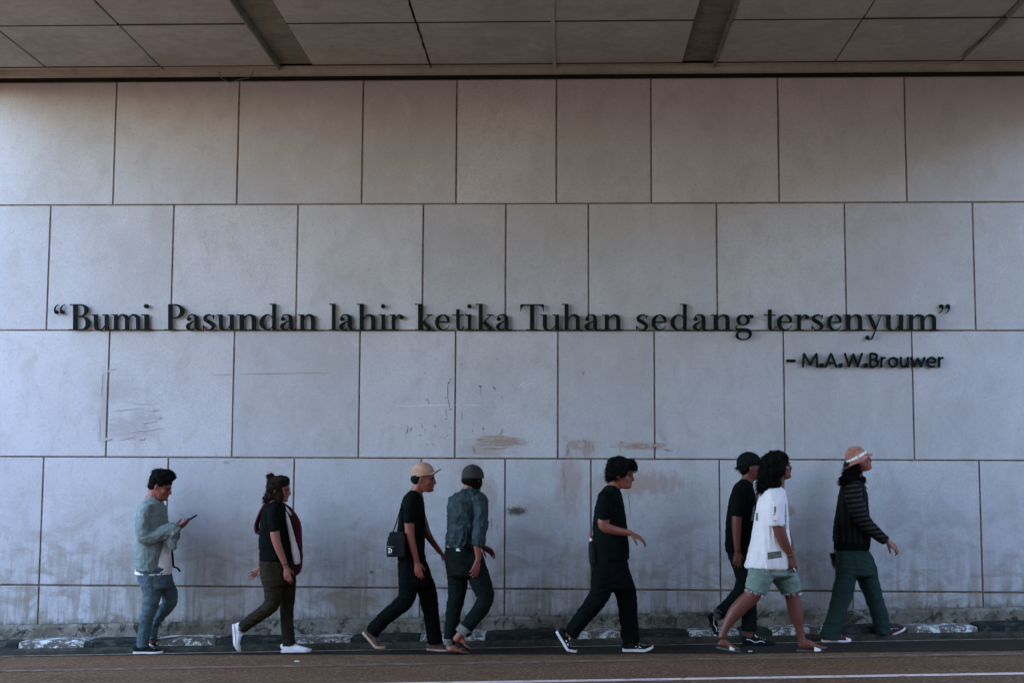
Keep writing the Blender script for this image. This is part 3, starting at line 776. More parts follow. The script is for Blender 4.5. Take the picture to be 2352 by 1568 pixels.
M_olive = cloth('dark_olive_twill', (.019, .0145, .008), .2, wear=(.033, .025, .014), wearamt=.35, sheen=0, spec=.1, bump=.8)
M_green_trs = cloth('dark_green_corduroy', (.016, .031, .029), .1, wear=(.024, .043, .041), wearamt=.4, sheen=0, spec=.1, bump=.7)
M_white_tee = cloth('white_cotton', (.66, .60, .61), .04, bump=.25, sheen=.1)
M_white_in = cloth('white_lining', (.60, .55, .55), .08)
M_maroon = cloth('maroon_fleece', (.060, .008, .016), .2, sheen=.05)
M_denim_short = cloth('washed_denim_shorts', (.12, .165, .145), .12, wear=(.20, .25, .23), wearamt=.5)
M_fray = simple('frayed_threads', (.50, .56, .55), .9)
M_cuff = cloth('pale_denim_inside', (.13, .125, .11), .15)
M_cap_beige = cloth('sand_cotton', (.36, .20, .135), .12, wear=(.45, .27, .19), wearamt=.4)
M_cap_grey = cloth('charcoal_cotton', (.034, .031, .029), .15, sheen=0)
M_cap_black = cloth('black_cap_cotton', (.005, .006, .006), .15, sheen=0, spec=.08)
M_hat = cloth('faded_pink_cotton', (.32, .125, .095), .25, wear=(.47, .22, .16), wearamt=.85, sc=40, bump=.9)
M_shoewhite = simple('white_canvas', (.70, .67, .70), .7, 30, .08)
M_sole_white = simple('white_rubber', (.62, .56, .55), .55, 20, .15)
M_sole_tan = simple('tan_rubber', (.42, .27, .19), .7, 20, .2)
M_shoe_black = simple('black_canvas', (.006, .007, .007), .8, 40, .2, .3)
M_shoe_brown = simple('brown_canvas', (.085, .055, .045), .8, 40, .2, .3)
M_shoe_burg = simple('burgundy_canvas', (.075, .012, .018), .8, 40, .2, .3)
M_slide = simple('grey_slide_sole', (.10, .085, .075), .8)
M_strap_white = simple('white_rubber_strap', (.62, .58, .55), .5)
M_blackplastic = simple('black_plastic', (.006, .0065, .007), .4)
M_bagblack = simple('black_nylon', (.005, .006, .006), .7, 40, .3, .4, 200, spec=.15)
M_metal = simple('steel', (.5, .5, .5), .3, metal=1)
M_leather_tan = simple('tan_belt', (.25, .19, .14), .6, 30, .2)
M_paper = simple('white_label', (.72, .70, .68), .7)
M_red = simple('red_plastic', (.55, .03, .03), .4)
def striped(name, axis, a, b, scale, seedrot=(0, 0, 0)):
    m = NT(name); p = m.pos(); q = m.mapping(p, (1, 1, 1), (0, 0, 0), seedrot)
    sep = m.n('ShaderNodeSeparateXYZ'); m.l(q, sep.inputs[0]); nz = m.noise(p, 5, 3)
    v = m.math('ADD', m.math('MULTIPLY', sep.outputs[axis], scale), m.math('MULTIPLY', nz, 1.2))
    s_ = m.math('SINE', v); w = m.noise(p, 260, 3)
    base = m.mix(m.ramp(s_, -.25, .35), a, b); base = m.mix(m.ramp(w, .4, .7, 0, .4), base, tuple(x * .5 for x in a))
    m.col(base); m.rough(.92); m.b.inputs['Specular IOR Level'].default_value = .06
    m.bump(m.math('ADD', m.math('MULTIPLY', s_, .5), w), .5, .005); return m.m
M_knit_v = striped('striped_knit_body', 0, (.006, .0055, .005), (.016, .0135, .0115), 130)
M_knit_h = striped('striped_knit_sleeve', 2, (.007, .0065, .006), (.032, .030, .027), 150, (0, math.radians(8), 0))

C1 = (450, 1820, 1463 / 850); C2 = (1400, 1820, 1205 / 700); C3 = (2150, 1780, 1045 / 600); C4 = (2750, 1750, 1602 / 950)
def shrink(st, k): return [(a, b, c * k, d, e * k) for a, b, c, d, e in st]
def inner_body(P, torso, legs, k=.80):
    """the body under the clothes, part of the same continuous skin surface"""
    loft(P.skin, P.rows(shrink(torso, k)), mode='h', seg=20, sub=3)
    for l in legs: loft(P.skin, P.rows(shrink(l, k * .92)), seg=14, sub=3)
def T2(st): return [((x0 + x1) / 2, y, (x1 - x0) / 2, dy, hd) for y, x0, x1, dy, hd in st]
def garment(P, name, mat, torso=None, tubes=(), voxel=.0062, amp=.006, s=(9, 9, 15), seed=0, extra=None, keep=.45, sq=.92):
    g = G()
    if torso: loft(g, P.rows(torso), mode='h', seg=28, sub=4, cap=.25, sq=sq)
    for t in tubes: loft(g, P.rows(t), seg=20, sub=4, cap=.15)
    if extra: extra(g)
    me = fuse(g, voxel, 2, keep); displace(me, wrinkle(amp, s, seed)); return P.part(name, me, mat)
def body(P, mat, voxel=.0048, keep=.55):
    return P.part('body', fuse(P.skin, voxel, 2, keep), mat)
def ribbon(P, name, pts, mat, w=.012, th=.003, parent=None):
    """flat strap through world points, width along Y-ish"""
    g = G(); pts = [Vector(p) for p in pts]; S = catmull([tuple(p) for p in pts], 5); v = []; f = []
    for i, c in enumerate(S):
        t = Vector(S[min(i + 1, len(S) - 1)] - S[max(i - 1, 0)]).normalized(); y = Vector((0, 1, 0)); y = (y - t * y.dot(t)).normalized() if abs(y.dot(t)) < .95 else Vector((1, 0, 0)); u = t.cross(y)
        c = Vector(c)
        for a, b in ((-w, -th), (w, -th), (w, th), (-w, th)): v.append(c + y * a + u * b)
    n = len(S)
    for i in range(n - 1):
        for k in range(4): f.append((4 * i + k, 4 * i + (k + 1) % 4, 4 * i + 4 + (k + 1) % 4, 4 * i + 4 + k))
    f += [(0, 1, 2, 3), (4 * n - 4, 4 * n - 3, 4 * n - 2, 4 * n - 1)[::-1]]
    g.add(v, f); me = clean(g); return fobj(name, me, mat, parent or P.root)

# ================================================================== 1: denim jacket, looking at a phone
P = Person(C1, (245, 1366), -.09, 'person in a pale denim jacket and light blue jeans looking down at a phone')
P.head(325, 216, H=.222, pitch=19)
tors = T2([(300, 232, 330, 0, .10), (325, 205, 345, 0, .17), (370, 176, 355, 0, .215), (440, 170, 372, 0, .20), (540, 172, 385, 0, .185), (640, 166, 398, 0, .18), (720, 163, 405, 0, .18), (790, 160, 404, 0, .175)])
legN = [(262, 800, 88, -.08, .095), (262, 880, 72, -.09, .09), (272, 960, 60, -.095, .078), (262, 1040, 52, -.095, .068), (235, 1120, 47, -.09, .062), (222, 1200, 42, -.09, .055), (212, 1270, 42, -.09, .052), (208, 1318, 42, -.09, .052)]
legF = [(322, 800, 80, .08, .095), (355, 880, 66, .09, .085), (392, 960, 57, .10, .075), (388, 1020, 52, .10, .068), (335, 1090, 42, .10, .06), (295, 1150, 36, .10, .055), (278, 1210, 34, .10, .05), (275, 1262, 34, .10, .05)]
inner_body(P, tors, [legN, legF])
loft(P.skin, P.rows([(300, 225, 50, 0, .055), (288, 270, 48, 0, .055), (272, 325, 62, 0, .075), (262, 370, 80, 0, .15)]), seg=18)
W = P.p(420, 492, -.10)
P.arm([(228, 360, 40, -.17, .05), (212, 470, 38, -.20, .042), (225, 575, 34, -.20, .038), (320, 545, 30, -.16, .034), (390, 508, 24, -.12, .028), (425, 490, 20, -.10, .024)])
P.arm([(245, 360, 40, .17, .05), (250, 470, 36, .19, .042), (275, 560, 32, .18, .038), (350, 545, 28, .08, .034), (400, 510, 22, -.0, .028), (425, 495, 18, -.03, .024)])
P.hand(W, (1, .28, .22), (-.15, .25, 1), thumb=-1, curl=30, size=.98, tcurl=20)
P.hand(P.p(420, 502, -.02), (1, -.15, .10), (-.1, -.3, 1), thumb=1, curl=34, size=.94, tcurl=20)
P.stub((205, 1290), (190, 1340), -.09); P.stub((272, 1230), (276, 1290), .10)
body(P, SK1); P.face_parts(M_hair, M_eye)
hair_mesh(P, [(330, 162, 78, 58, 0, .087), (300, 182, 48, 62, 0, .088), (340, 175, 50, 32, 0, .086), (370, 130, 58, 36, 0, .075), (285, 205, 33, 45, 0, .075), (280, 225, 24, 26, 0, .06), (405, 150, 34, 26, 0, .066), (325, 120, 58, 28, 0, .07)], M_hair, amp=.007, fr=40, seed=1, strands=1100, slen=.020, flow=(-.2, 0, .2), clip=lambda c, n: n.z > -.2)
garment(P, 'trousers', M_jeans_light, T2([(770, 172, 396, 0, .165), (800, 172, 398, 0, .17), (850, 182, 408, 0, .17), (905, 200, 420, 0, .165)]), [legN, legF], amp=.012, s=(8, 8, 24), seed=1)
tee = garment(P, 'white_shirt', M_white_tee, T2([(560, 185, 396, 0, .12), (640, 176, 404, 0, .12), (720, 166, 408, 0, .13), (770, 160, 410, 0, .135), (800, 157, 408, 0, .160), (813, 157, 406, 0, .176)]), amp=.004, seed=2)
sleeve_n = [(238, 345, 52, -.16, .062), (212, 430, 50, -.205, .066), (208, 520, 46, -.215, .062), (232, 575, 44, -.21, .060), (300, 556, 46, -.18, .058), (360, 530, 56, -.15, .062), (412, 528, 62, -.13, .066), (428, 540, 60, -.125, .064)]
sleeve_f = [(250, 345, 50, .16, .06), (240, 440, 46, .20, .06), (262, 560, 42, .19, .055), (340, 560, 44, .10, .055), (400, 560, 56, .0, .055), (426, 575, 58, -.03, .052)]
def cuffx(g): loft(g, P.rows([(385, 560, 30, -.13, .05), (408, 600, 34, -.13, .05), (418, 640, 20, -.13, .042)]), seg=16)
garment(P, 'denim_jacket', M_denim_pale, T2([(290, 246, 300, 0, .075), (318, 214, 342, 0, .165), (350, 190, 352, 0, .205), (420, 168, 368, 0, .215), (520, 168, 382, 0, .20), (620, 163, 376, 0, .195), (700, 160, 368, 0, .195), (775, 166, 362, 0, .195), (792, 170, 358, 0, .193)]), [sleeve_f], amp=.013, s=(9, 9, 12), seed=3)
garment(P, 'sleeve', M_denim_pale, None, [sleeve_n], amp=.015, s=(12, 12, 14), seed=33, extra=cuffx)
# jacket seams, pocket flap, waistband
def patch(P, name, quad, mat, off, n=8, bulge=0.0, parent=None, th=.003):
    """thin cloth panel laid over a garment: quad of 4 photo points (cyclic), at sideways offset off (function of u,v or number)"""
    v = []; f = []; m = n + 1
    for lay in (0, 1):
        for j in range(m):
            for i in range(m):
                u, w = i / n, j / n
                x = (quad[0][0] * (1 - u) + quad[1][0] * u) * (1 - w) + (quad[3][0] * (1 - u) + quad[2][0] * u) * w
                y = (quad[0][1] * (1 - u) + quad[1][1] * u) * (1 - w) + (quad[3][1] * (1 - u) + quad[2][1] * u) * w
                o = off(u, w) if callable(off) else off
                v.append(P.p(x, y, o + lay * th))
    for lay in (0, 1):
        for j in range(n):
            for i in range(n):
                q = [lay * m * m + a for a in (j * m + i, j * m + i + 1, (j + 1) * m + i + 1, (j + 1) * m + i)]; f.append(tuple(q if lay else q[::-1]))
    g = G(); g.add(v, f); return fobj(name, clean(g), mat, parent or P.root)
def drape(P, name, poly, mat, target, lift=.003, n=10, parent=None):
    """cloth print or seam projected sideways (towards -Y) onto the near side of a garment"""
    inv = target.matrix_world.inverted() if False else None
    base = parent_world(target) if target.parent is None else Vector(target.location) + parent_world(target.parent)
    v = []; f = []; m = n + 1
    for j in range(m):
        for i in range(m):
            u, w = i / n, j / n
            x = (poly[0][0] * (1 - u) + poly[1][0] * u) * (1 - w) + (poly[3][0] * (1 - u) + poly[2][0] * u) * w
            y = (poly[0][1] * (1 - u) + poly[1][1] * u) * (1 - w) + (poly[3][1] * (1 - u) + poly[2][1] * u) * w
            q = P.p(x, y, -.5); d = (P.p(x, y, .5) - q).normalized()
            hit, loc, nor, _ = target.ray_cast(q - base, d)
            v.append((loc + base - d * lift) if hit else None)
    for j in range(n):
        for i in range(n):
            q = (j * m + i, (j + 1) * m + i, (j + 1) * m + i + 1, j * m + i + 1)
            if all(v[k] is not None for k in q): f.append(q)
    idx = {}; vv = []
    for q in f:
        for k in q:
            if k not in idx: idx[k] = len(vv); vv.append(v[k])
    if not f: return None
    g = G(); g.add(vv, [tuple(idx[k] for k in q) for q in f]); return fobj(name, mesh_of(g), mat, parent or P.root)
jk = [o for o in P.root.children if o.name.startswith('denim_jacket')][0]
bpy.context.view_layer.update()
M_seam = simple('denim_seam', (.10, .16, .16), .9)
drape(P, 'waistband', [(170, 772), (362, 766), (360, 792), (172, 798)], M_denim_pale, jk, .006, 14)
drape(P, 'pocket_flap', [(298, 425), (350, 420), (348, 447), (300, 452)], M_denim_pale, jk, .006, 8)
drape(P, 'seam', [(236, 600), (240, 600), (246, 770), (242, 770)], M_seam, jk, .002, 10)
drape(P, 'seam', [(300, 600), (304, 600), (296, 770), (292, 770)], M_seam, jk, .002, 10)
ribbon(P, 'dangling_strap', [P.p(398, 610, .05), P.p(414, 690, .04), P.p(420, 760, .04), P.p(448, 775, .03), P.p(466, 800, .03)], M_bagblack, .012, .006)
P.shoe((146, 1366), (283, 1366), -.09, M_shoe_black, M_sole_white, M_sole_white, toecap=None, yaw=0)
P.shoe((252, 1302), (318, 1336), .10, M_shoe_black, M_sole_white, M_sole_white, yaw=0)
ph = empty('phone', P.p(520, 440, -.06), label='smartphone held up in the hands of the person in the pale denim jacket', cat='phone')
a, b = P.p(487, 471, -.06), P.p(574, 414, -.06); d = (b - a).normalized(); L_ = (b - a).length * 1.12; n_ = d.cross(Vector((0, 1, 0))).normalized(); c_ = (a + b) / 2
def obox(g, c, d, y, n, l, w, t, bev=.0):
    v = [c + d * i * l / 2 + y * j * w / 2 + n * k * t / 2 for i in (-1, 1) for j in (-1, 1) for k in (-1, 1)]
    g.add(v, [(0, 1, 3, 2), (4, 6, 7, 5), (0, 4, 5, 1), (2, 3, 7, 6), (0, 2, 6, 4), (1, 5, 7, 3)])
g = G(); obox(g, c_, d, Vector((0, 1, 0)), n_, L_, .070, .009); o = g.build('phone_case', M_blackplastic, ph)
md = o.modifiers.new('b', 'BEVEL'); md.width = .003; md.segments = 2
if n_.z < 0: n_ = -n_
g = G(); obox(g, c_ + n_ * .0052, d, Vector((0, 1, 0)), n_, L_ * .93, .064, .0012); g.build('screen', simple('dark_glass', (.03, .035, .04), .1), ph)

# ================================================================== 2: woman in black tee, maroon jacket over her shoulder
P = Person(C1, (1270, 1354), .07, 'person with half-tied hair in a black tee and olive trousers, maroon jacket over one shoulder')
P.head(1142, 232, H=.212, pitch=10)
tors = T2([(345, 1075, 1180, 0, .12), (375, 1050, 1195, 0, .18), (440, 1030, 1215, 0, .17), (540, 1018, 1232, 0, .155), (640, 1020, 1242, 0, .15), (730, 1018, 1240, 0, .155)])
legB = [(1095, 740, 84, -.07, .10), (1100, 850, 74, -.08, .098), (1108, 950, 62, -.08, .082), (1092, 1030, 54, -.08, .07), (1030, 1085, 46, -.08, .062), (950, 1140, 42, -.08, .054), (888, 1188, 38, -.08, .05)]
legFr = [(1170, 740, 76, .07, .10), (1200, 850, 64, .08, .095), (1204, 960, 52, .08, .078), (1200, 1060, 47, .07, .064), (1203, 1160, 44, .07, .058), (1210, 1250, 44, .07, .053), (1214, 1305, 46, .07, .053)]
inner_body(P, tors, [legB, legFr])
loft(P.skin, P.rows([(1125, 255, 46, 0, .048), (1120, 300, 44, 0, .047), (1118, 350, 55, 0, .085), (1120, 390, 70, 0, .13)]), seg=18)
P.arm([(1105, 400, 36, -.17, .045), (1115, 500, 34, -.19, .043), (1124, 575, 31, -.20, .040), (1152, 660, 26, -.20, .034), (1185, 740, 19, -.19, .026), (1192, 765, 18, -.19, .024)])
P.hand(P.p(1196, 772, -.19), (.16, 0, -1), (.1, .95, .05), thumb=1, curl=16, size=.86)
P.arm([(1090, 400, 36, .17, .045), (1060, 520, 32, .19, .043), (1040, 600, 29, .20, .038), (1030, 700, 24, .19, .032), (1018, 775, 18, .18, .025)])
P.hand(P.p(1018, 780, .18), (-.75, 0, -.6), (.3, -.8, .1), thumb=-1, curl=12, size=.80, spread=10)
P.stub((890, 1180), (858, 1210), -.08); P.stub((1214, 1290), (1205, 1332), .07)
body(P, SK2); P.face_parts(M_hair, M_eye)
hair_mesh(P, [(1158, 188, 62, 52, 0, .078), (1120, 215, 45, 62, 0, .084), (1142, 235, 44, 66, 0, .084), (1132, 285, 36, 40, 0, .078), (1100, 265, 40, 62, 0, .074), (1070, 300, 34, 36, 0, .062), (1150, 280, 28, 55, -.058, .026), (1195, 170, 26, 26, 0, .055), (1125, 300, 40, 34, .02, .06), (1095, 160, 22, 34, 0, .028), (1092, 142, 24, 16, 0, .024)], M_hair_br, seed=2, amp=.008, strands=1300, slen=.036, flow=(-.25, 0, -1), clip=lambda c, n: n.x < .45)
hair_mesh(P, [(1093, 140, 24, 16, 0, .026), (1076, 146, 10, 14, 0, .014)], M_hair_br, seed=8, amp=.003, strands=160, slen=.035, flow=(-.6, 0, -.2), name='topknot', base=None)
garment(P, 'trousers', M_olive, T2([(712, 1018, 1238, 0, .155), (760, 1014, 1240, 0, .165), (830, 1022, 1246, 0, .168), (885, 1034, 1240, 0, .162)]), [legB, legFr], amp=.008, s=(10, 10, 22), seed=4)
sl = [(1110, 370, 44, -.155, .055), (1112, 430, 43, -.185, .06), (1116, 490, 40, -.195, .058), (1120, 522, 37, -.20, .055)]
sl2 = [(1100, 370, 42, .155, .055), (1085, 430, 43, .185, .06), (1075, 510, 40, .195, .055)]
garment(P, 't_shirt', M_black_tee, T2([(322, 1085, 1165, 0, .07), (340, 1058, 1180, 0, .15), (372, 1040, 1196, 0, .19), (440, 1024, 1216, 0, .18), (540, 1012, 1234, 0, .165), (630, 1008, 1244, 0, .162), (660, 1016, 1246, 0, .162), (700, 1012, 1246, 0, .168), (722, 1018, 1244, 0, .168)]), [sl, sl2], amp=.007, seed=5)
# the jacket hanging from the far shoulder: white lining edge, maroon outside, hood loop behind
def sheet(P, name, path, mat, hw, parent=None, hd=.02, seg=14, amp=.004, seed=0):
    g = G(); loft(g, P.rows(path), seg=seg, sub=4, cap=.4, sq=.9); me = fuse(g, .006, 1, .5); displace(me, wrinkle(amp, (9, 9, 14), seed)); return fobj(name, me, mat, parent or P.root)
sheet(P, 'jacket_sleeve', [(1165, 345, 26, .13, .05), (1215, 395, 36, .15, .055), (1252, 470, 44, .16, .06), (1262, 545, 42, .165, .058), (1272, 640, 36, .16, .052), (1280, 720, 30, .15, .045), (1272, 780, 30, .14, .04), (1254, 815, 24, .13, .035)], M_maroon, 0, amp=.006, seed=6)
sheet(P, 'jacket_lining', [(1188, 395, 10, -.02, .03), (1205, 440, 14, -.04, .035), (1225, 520, 17, -.05, .035), (1244, 600, 20, -.055, .035), (1262, 680, 26, -.05, .035), (1272, 742, 22, -.045, .03)], M_white_in, 0, amp=.004, seed=7)
sheet(P, 'jacket_collar', [(1150, 345, 12, .02, .05), (1185, 362, 12, .04, .04), (1212, 385, 9, .05, .03), (1232, 410, 6, .06, .02)], M_white_in, 0, amp=.003, seed=8)
sheet(P, 'jacket_hood', [(1050, 345, 14, .06, .05), (1020, 400, 13, .06, .055), (994, 470, 13, .06, .06), (996, 520, 17, .06, .06), (1022, 528, 14, .05, .055), (1032, 470, 8, .04, .05), (1042, 400, 8, .03, .045)], M_maroon, 0, amp=.003, seed=9)
g = G()
for k in range(20):
    a = 2 * math.pi * k / 20; ball(g, P.p(1190, 750, -.19) + Vector((math.cos(a) * .025, math.sin(a) * .028, .004 * math.cos(a))), (.0052,) * 3, None, 4)
fobj('bracelet', mesh_of(g), M_blackplastic, P.root)
P.shoe((826, 1160), (838, 1296), -.08, M_shoewhite, M_sole_white, M_sole_white, bend=18)
P.shoe((1162, 1356), (1304, 1355), .07, M_shoewhite, M_sole_white, M_sole_white, toecap=M_sole_white)

# ================================================================== 3: beige cap, camera bag
P = Person(C2, (590, 1348), .08, 'person in a sand-coloured cap and black clothes with a camera bag at the hip')
P.head(500, 162, H=.222, pitch=6)
tors = T2([(262, 400, 490, 0, .12), (300, 375, 500, 0, .18), (380, 350, 512, 0, .19), (480, 340, 516, 0, .17), (580, 338, 515, 0, .16), (680, 335, 515, 0, .155), (740, 335, 520, 0, .155)])
legB = [(405, 740, 74, -.07, .095), (402, 840, 70, -.08, .09), (398, 930, 64, -.08, .08), (375, 1005, 58, -.08, .07), (305, 1065, 52, -.08, .064), (230, 1130, 50, -.08, .060), (172, 1190, 48, -.08, .055), (148, 1225, 46, -.08, .052)]
legFr = [(455, 740, 72, .07, .095), (492, 840, 70, .08, .09), (528, 930, 66, .08, .08), (546, 1010, 60, .08, .07), (558, 1090, 54, .08, .064), (570, 1180, 52, .08, .058), (582, 1250, 52, .08, .055), (588, 1292, 52, .08, .055)]
inner_body(P, tors, [legB, legFr])
loft(P.skin, P.rows([(485, 190, 42, 0, .053), (466, 235, 42, 0, .052), (450, 280, 50, 0, .065), (442, 320, 60, 0, .12)]), seg=18)
P.arm([(405, 340, 36, -.17, .045), (408, 440, 34, -.195, .042), (412, 540, 31, -.20, .038), (430, 620, 26, -.20, .033), (452, 700, 19, -.19, .026), (458, 735, 18, -.185, .024)])
P.hand(P.p(463, 738, -.185), (.14, 0, -1), (.15, .9, .05), thumb=1, curl=20, size=.92)
P.arm([(460, 340, 36, .17, .045), (498, 440, 32, .19, .04), (535, 545, 27, .19, .034), (590, 625, 20, .17, .027), (622, 668, 17, .15, .024)])
P.hand(P.p(624, 670, .15), (.60, -.1, -.72), (-.7, -.4, -.5), thumb=-1, curl=22, size=.9)
P.stub((160, 1210), (135, 1248), -.08); P.stub((588, 1280), (575, 1325), .08)
body(P, SK1); P.face_parts(M_hair, M_eye, moustache=False)
hair_mesh(P, [(470, 150, 44, 52, 0, .080), (458, 175, 24, 34, 0, .070), (520, 125, 42, 22, 0, .072)], M_hair, seed=3, amp=.003, strands=140, slen=.012, flow=(-.3, 0, -1), base='cap')
cap_hat(P, (506, 140), (492, 46), 80, .090, M_cap_beige, brim=(632, 92, .022))
garment(P, 'trousers', M_black_trs, T2([(690, 335, 518, 0, .155), (760, 340, 530, 0, .165), (840, 345, 545, 0, .165), (885, 352, 548, 0, .158)]), [legB, legFr], amp=.009, s=(9, 9, 17), seed=11)
sl = [(418, 315, 44, -.155, .055), (408, 370, 42, -.185, .06), (408, 430, 38, -.198, .055), (409, 465, 35, -.20, .052)]
sl2 = [(440, 315, 44, .155, .055), (470, 400, 40, .185, .055), (488, 470, 36, .195, .05)]
garment(P, 't_shirt', M_black_tee, T2([(246, 405, 470, 0, .075), (268, 386, 492, 0, .15), (300, 366, 502, 0, .19), (370, 348, 514, 0, .195), (460, 334, 516, 0, .18), (560, 326, 516, 0, .172), (650, 330, 514, 0, .172), (718, 330, 514, 0, .172)]), [sl, sl2], amp=.007, seed=12)
bag = empty('camera_bag', P.p(312, 706, -.12), label='boxy black shoulder bag at the hip of the person in the sand-coloured cap', cat='bag')
g = G()
def rbox(g, x0, x1, y0, y1, d0, d1):
    a, b = P.p(x0, y1, d0), P.p(x1, y0, d0); g.box(a.x, b.x, a.y, a.y + d1 - d0, a.z, b.z)
rbox(g, 256, 378, 562, 700, -.27, -.09); rbox(g, 250, 300, 590, 696, -.255, -.10); rbox(g, 268, 372, 530, 566, -.255, -.10)
fobj('bag_body', fuse(g, .006, 4, .6), M_bagblack, bag)
bb = [o for o in bag.children][0]; bpy.context.view_layer.update()
drape(P, 'front_panel', [(252, 598), (306, 600), (302, 692), (258, 690)], M_bagblack, bb, .005, 6, bag)
drape(P, 'piping', [(253, 625), (303, 627), (303, 631), (253, 629)], M_leather_tan, bb, .007, 5, bag)
drape(P, 'piping', [(260, 678), (298, 679), (298, 681), (260, 680)], M_leather_tan, bb, .007, 5, bag)
for q in ([(266, 640), (272, 640), (272, 670), (266, 670)], [(262, 638), (279, 638), (279, 642), (262, 642)], [(262, 667), (279, 667), (279, 671), (262, 671)], [(277, 640), (287, 646), (283, 650), (276, 643)], [(281, 645), (288, 645), (288, 665), (281, 665)], [(283, 660), (287, 665), (278, 671), (275, 667)]):
    drape(P, 'letter_stroke', q, M_paper, bb, .0085, 3, bag)
g = G(); obox(g, P.p(275, 655, -.275), Vector((1, 0, 0)), Vector((0, 1, 0)), Vector((0, 0, 1)), .001, .001, .001)
ribbon(P, 'strap', [P.p(287, 545, -.16), P.p(300, 520, -.17), P.p(322, 455, -.18), P.p(345, 385, -.16), P.p(372, 330, -.10), P.p(395, 275, -.02), P.p(430, 272, .05), P.p(480, 300, .10), P.p(505, 380, .12)], M_bagblack, .016, .004, bag)
g = G()
for k in range(12):
    a = 2 * math.pi * k / 12; ball(g, P.p(287, 545, -.16) + Vector((math.cos(a) * .010, 0, math.sin(a) * .012)), (.003,) * 3, None, 4)
fobj('buckle', mesh_of(g), M_metal, bag)
P.shoe((82, 1222), (172, 1322), -.08, M_shoe_brown, M_sole_tan, None, bend=36)
P.shoe((528, 1340), (640, 1348), .08, M_shoe_brown, M_sole_tan, M_shoe_black)

# ================================================================== 4: seen from behind, dark denim shirt, rolled jeans
P = Person(C2, (740, 1368), 0, 'person seen from behind in a charcoal cap, dark teal denim shirt and rolled jeans')
P.head(842, 165, H=.220, pitch=4, yaw=58)
tors = T2([(262, 735, 880, 0, .10), (300, 700, 925, 0, .12), (380, 690, 925, 0, .13), (480, 688, 905, 0, .125), (580, 680, 880, 0, .12), (660, 672, 880, 0, .125), (740, 675, 900, 0, .13)])
legL = [(735, 690, 78, .02, .10), (738, 800, 72, .04, .09), (742, 900, 66, .05, .08), (730, 990, 58, .05, .07), (712, 1080, 52, .05, .062), (700, 1170, 46, .05, .056), (690, 1250, 42, .05, .052), (685, 1295, 40, .05, .052)]
legR = [(830, 690, 80, -.03, .10), (870, 800, 76, -.05, .092), (910, 900, 68, -.06, .082), (932, 975, 60, -.06, .072), (905, 1045, 54, -.06, .066), (860, 1110, 50, -.06, .060), (812, 1175, 46, -.06, .055), (782, 1222, 44, -.06, .054)]
inner_body(P, tors, [legL, legR])
loft(P.skin, P.rows([(830, 190, 44, 0, .053), (822, 230, 46, 0, .052), (815, 280, 60, 0, .06)]), seg=18)
P.arm([(885, 330, 38, -.10, .05), (895, 430, 36, -.13, .044), (890, 540, 32, -.16, .040), (878, 620, 27, -.17, .034), (884, 690, 20, -.17, .026), (884, 718, 19, -.17, .024)])
P.hand(P.p(880, 722, -.17), (-.22, -.1, -1), (-.55, .75, .1), thumb=1, curl=20, size=.94, spread=9)
P.arm([(720, 330, 36, .12, .05), (760, 430, 34, .17, .044), (830, 520, 30, .22, .038), (885, 590, 25, .22, .032), (912, 622, 19, .20, .025)])
P.hand(P.p(914, 626, .20), (.85, -.1, -.5), (-.35, -.65, -.45), thumb=1, curl=14, size=.92, spread=10)
f1, k1 = P.foot((676, 1352), (775, 1362), 0.0, near=-1)
f2, k2 = P.foot((712, 1262), (795, 1318), -.06, near=-1)
loft(P.skin, P.rows([(690, 1260, 28, .05, .035), (688, 1300, 28, .04, .034), (692, 1340, 26, .02, .032)]), seg=14)
loft(P.skin, P.rows([(780, 1210, 28, -.06, .035), (748, 1250, 28, -.06, .034), (728, 1270, 26, -.06, .034)]), seg=14)
body(P, SK1)
hair_mesh(P, [(845, 165, 68, 66, 0, .080), (862, 195, 48, 42, 0, .07), (815, 165, 40, 45, -.02, .06)], M_hair, seed=4, amp=.005, strands=260, slen=.02, flow=(.1, 0, -1), clip=lambda c, n: n.z < .3, base='cap')
cap_hat(P, (846, 156), (848, 62), 76, .120, M_cap_grey)
garment(P, 'trousers', M_jeans_dark, T2([(618, 660, 875, 0, .125), (670, 655, 890, 0, .135), (750, 660, 925, 0, .14), (820, 668, 935, 0, .135)]), [legL, legR], amp=.009, s=(9, 9, 17), seed=13)
tr4 = [o for o in P.root.children if o.name.startswith('trousers')][0]; bpy.context.view_layer.update()
drape(P, 'belt', [(656, 618), (762, 628), (762, 642), (656, 632)], M_leather_tan, tr4, .004, 10)
drape(P, 'belt_loop', [(686, 615), (694, 616), (694, 648), (686, 647)], M_jeans_dark, tr4, .008, 4)
drape(P, 'back_pocket', [(695, 668), (770, 668), (766, 740), (735, 752), ], M_jeans_dark, tr4, .004, 8)
drape(P, 'white_label', [(731, 634), (741, 634), (760, 658), (731, 658)], M_paper, tr4, .007, 4)
for cu, sd_ in (([(684, 1262, 42, .05, .056), (684, 1300, 41, .05, .055)], 1), ([(800, 1182, 50, -.06, .059), (770, 1226, 50, -.06, .059)], 2)):
    g = G(); loft(g, P.rows([cu[0], tuple((a + b) / 2 for a, b in zip(*cu)), cu[1]]), seg=24, sub=3, cap=.06); fobj('rolled_cuff', mesh_of(g), M_cuff, P.root)
sl = [(885, 300, 58, -.07, .085), (902, 360, 52, -.11, .075), (902, 450, 48, -.145, .066), (892, 540, 46, -.165, .062), (882, 600, 44, -.17, .058), (880, 618, 42, -.17, .056)]
sl2 = [(725, 310, 50, .08, .08), (740, 400, 46, .15, .065), (800, 500, 42, .21, .058), (860, 570, 38, .22, .052)]
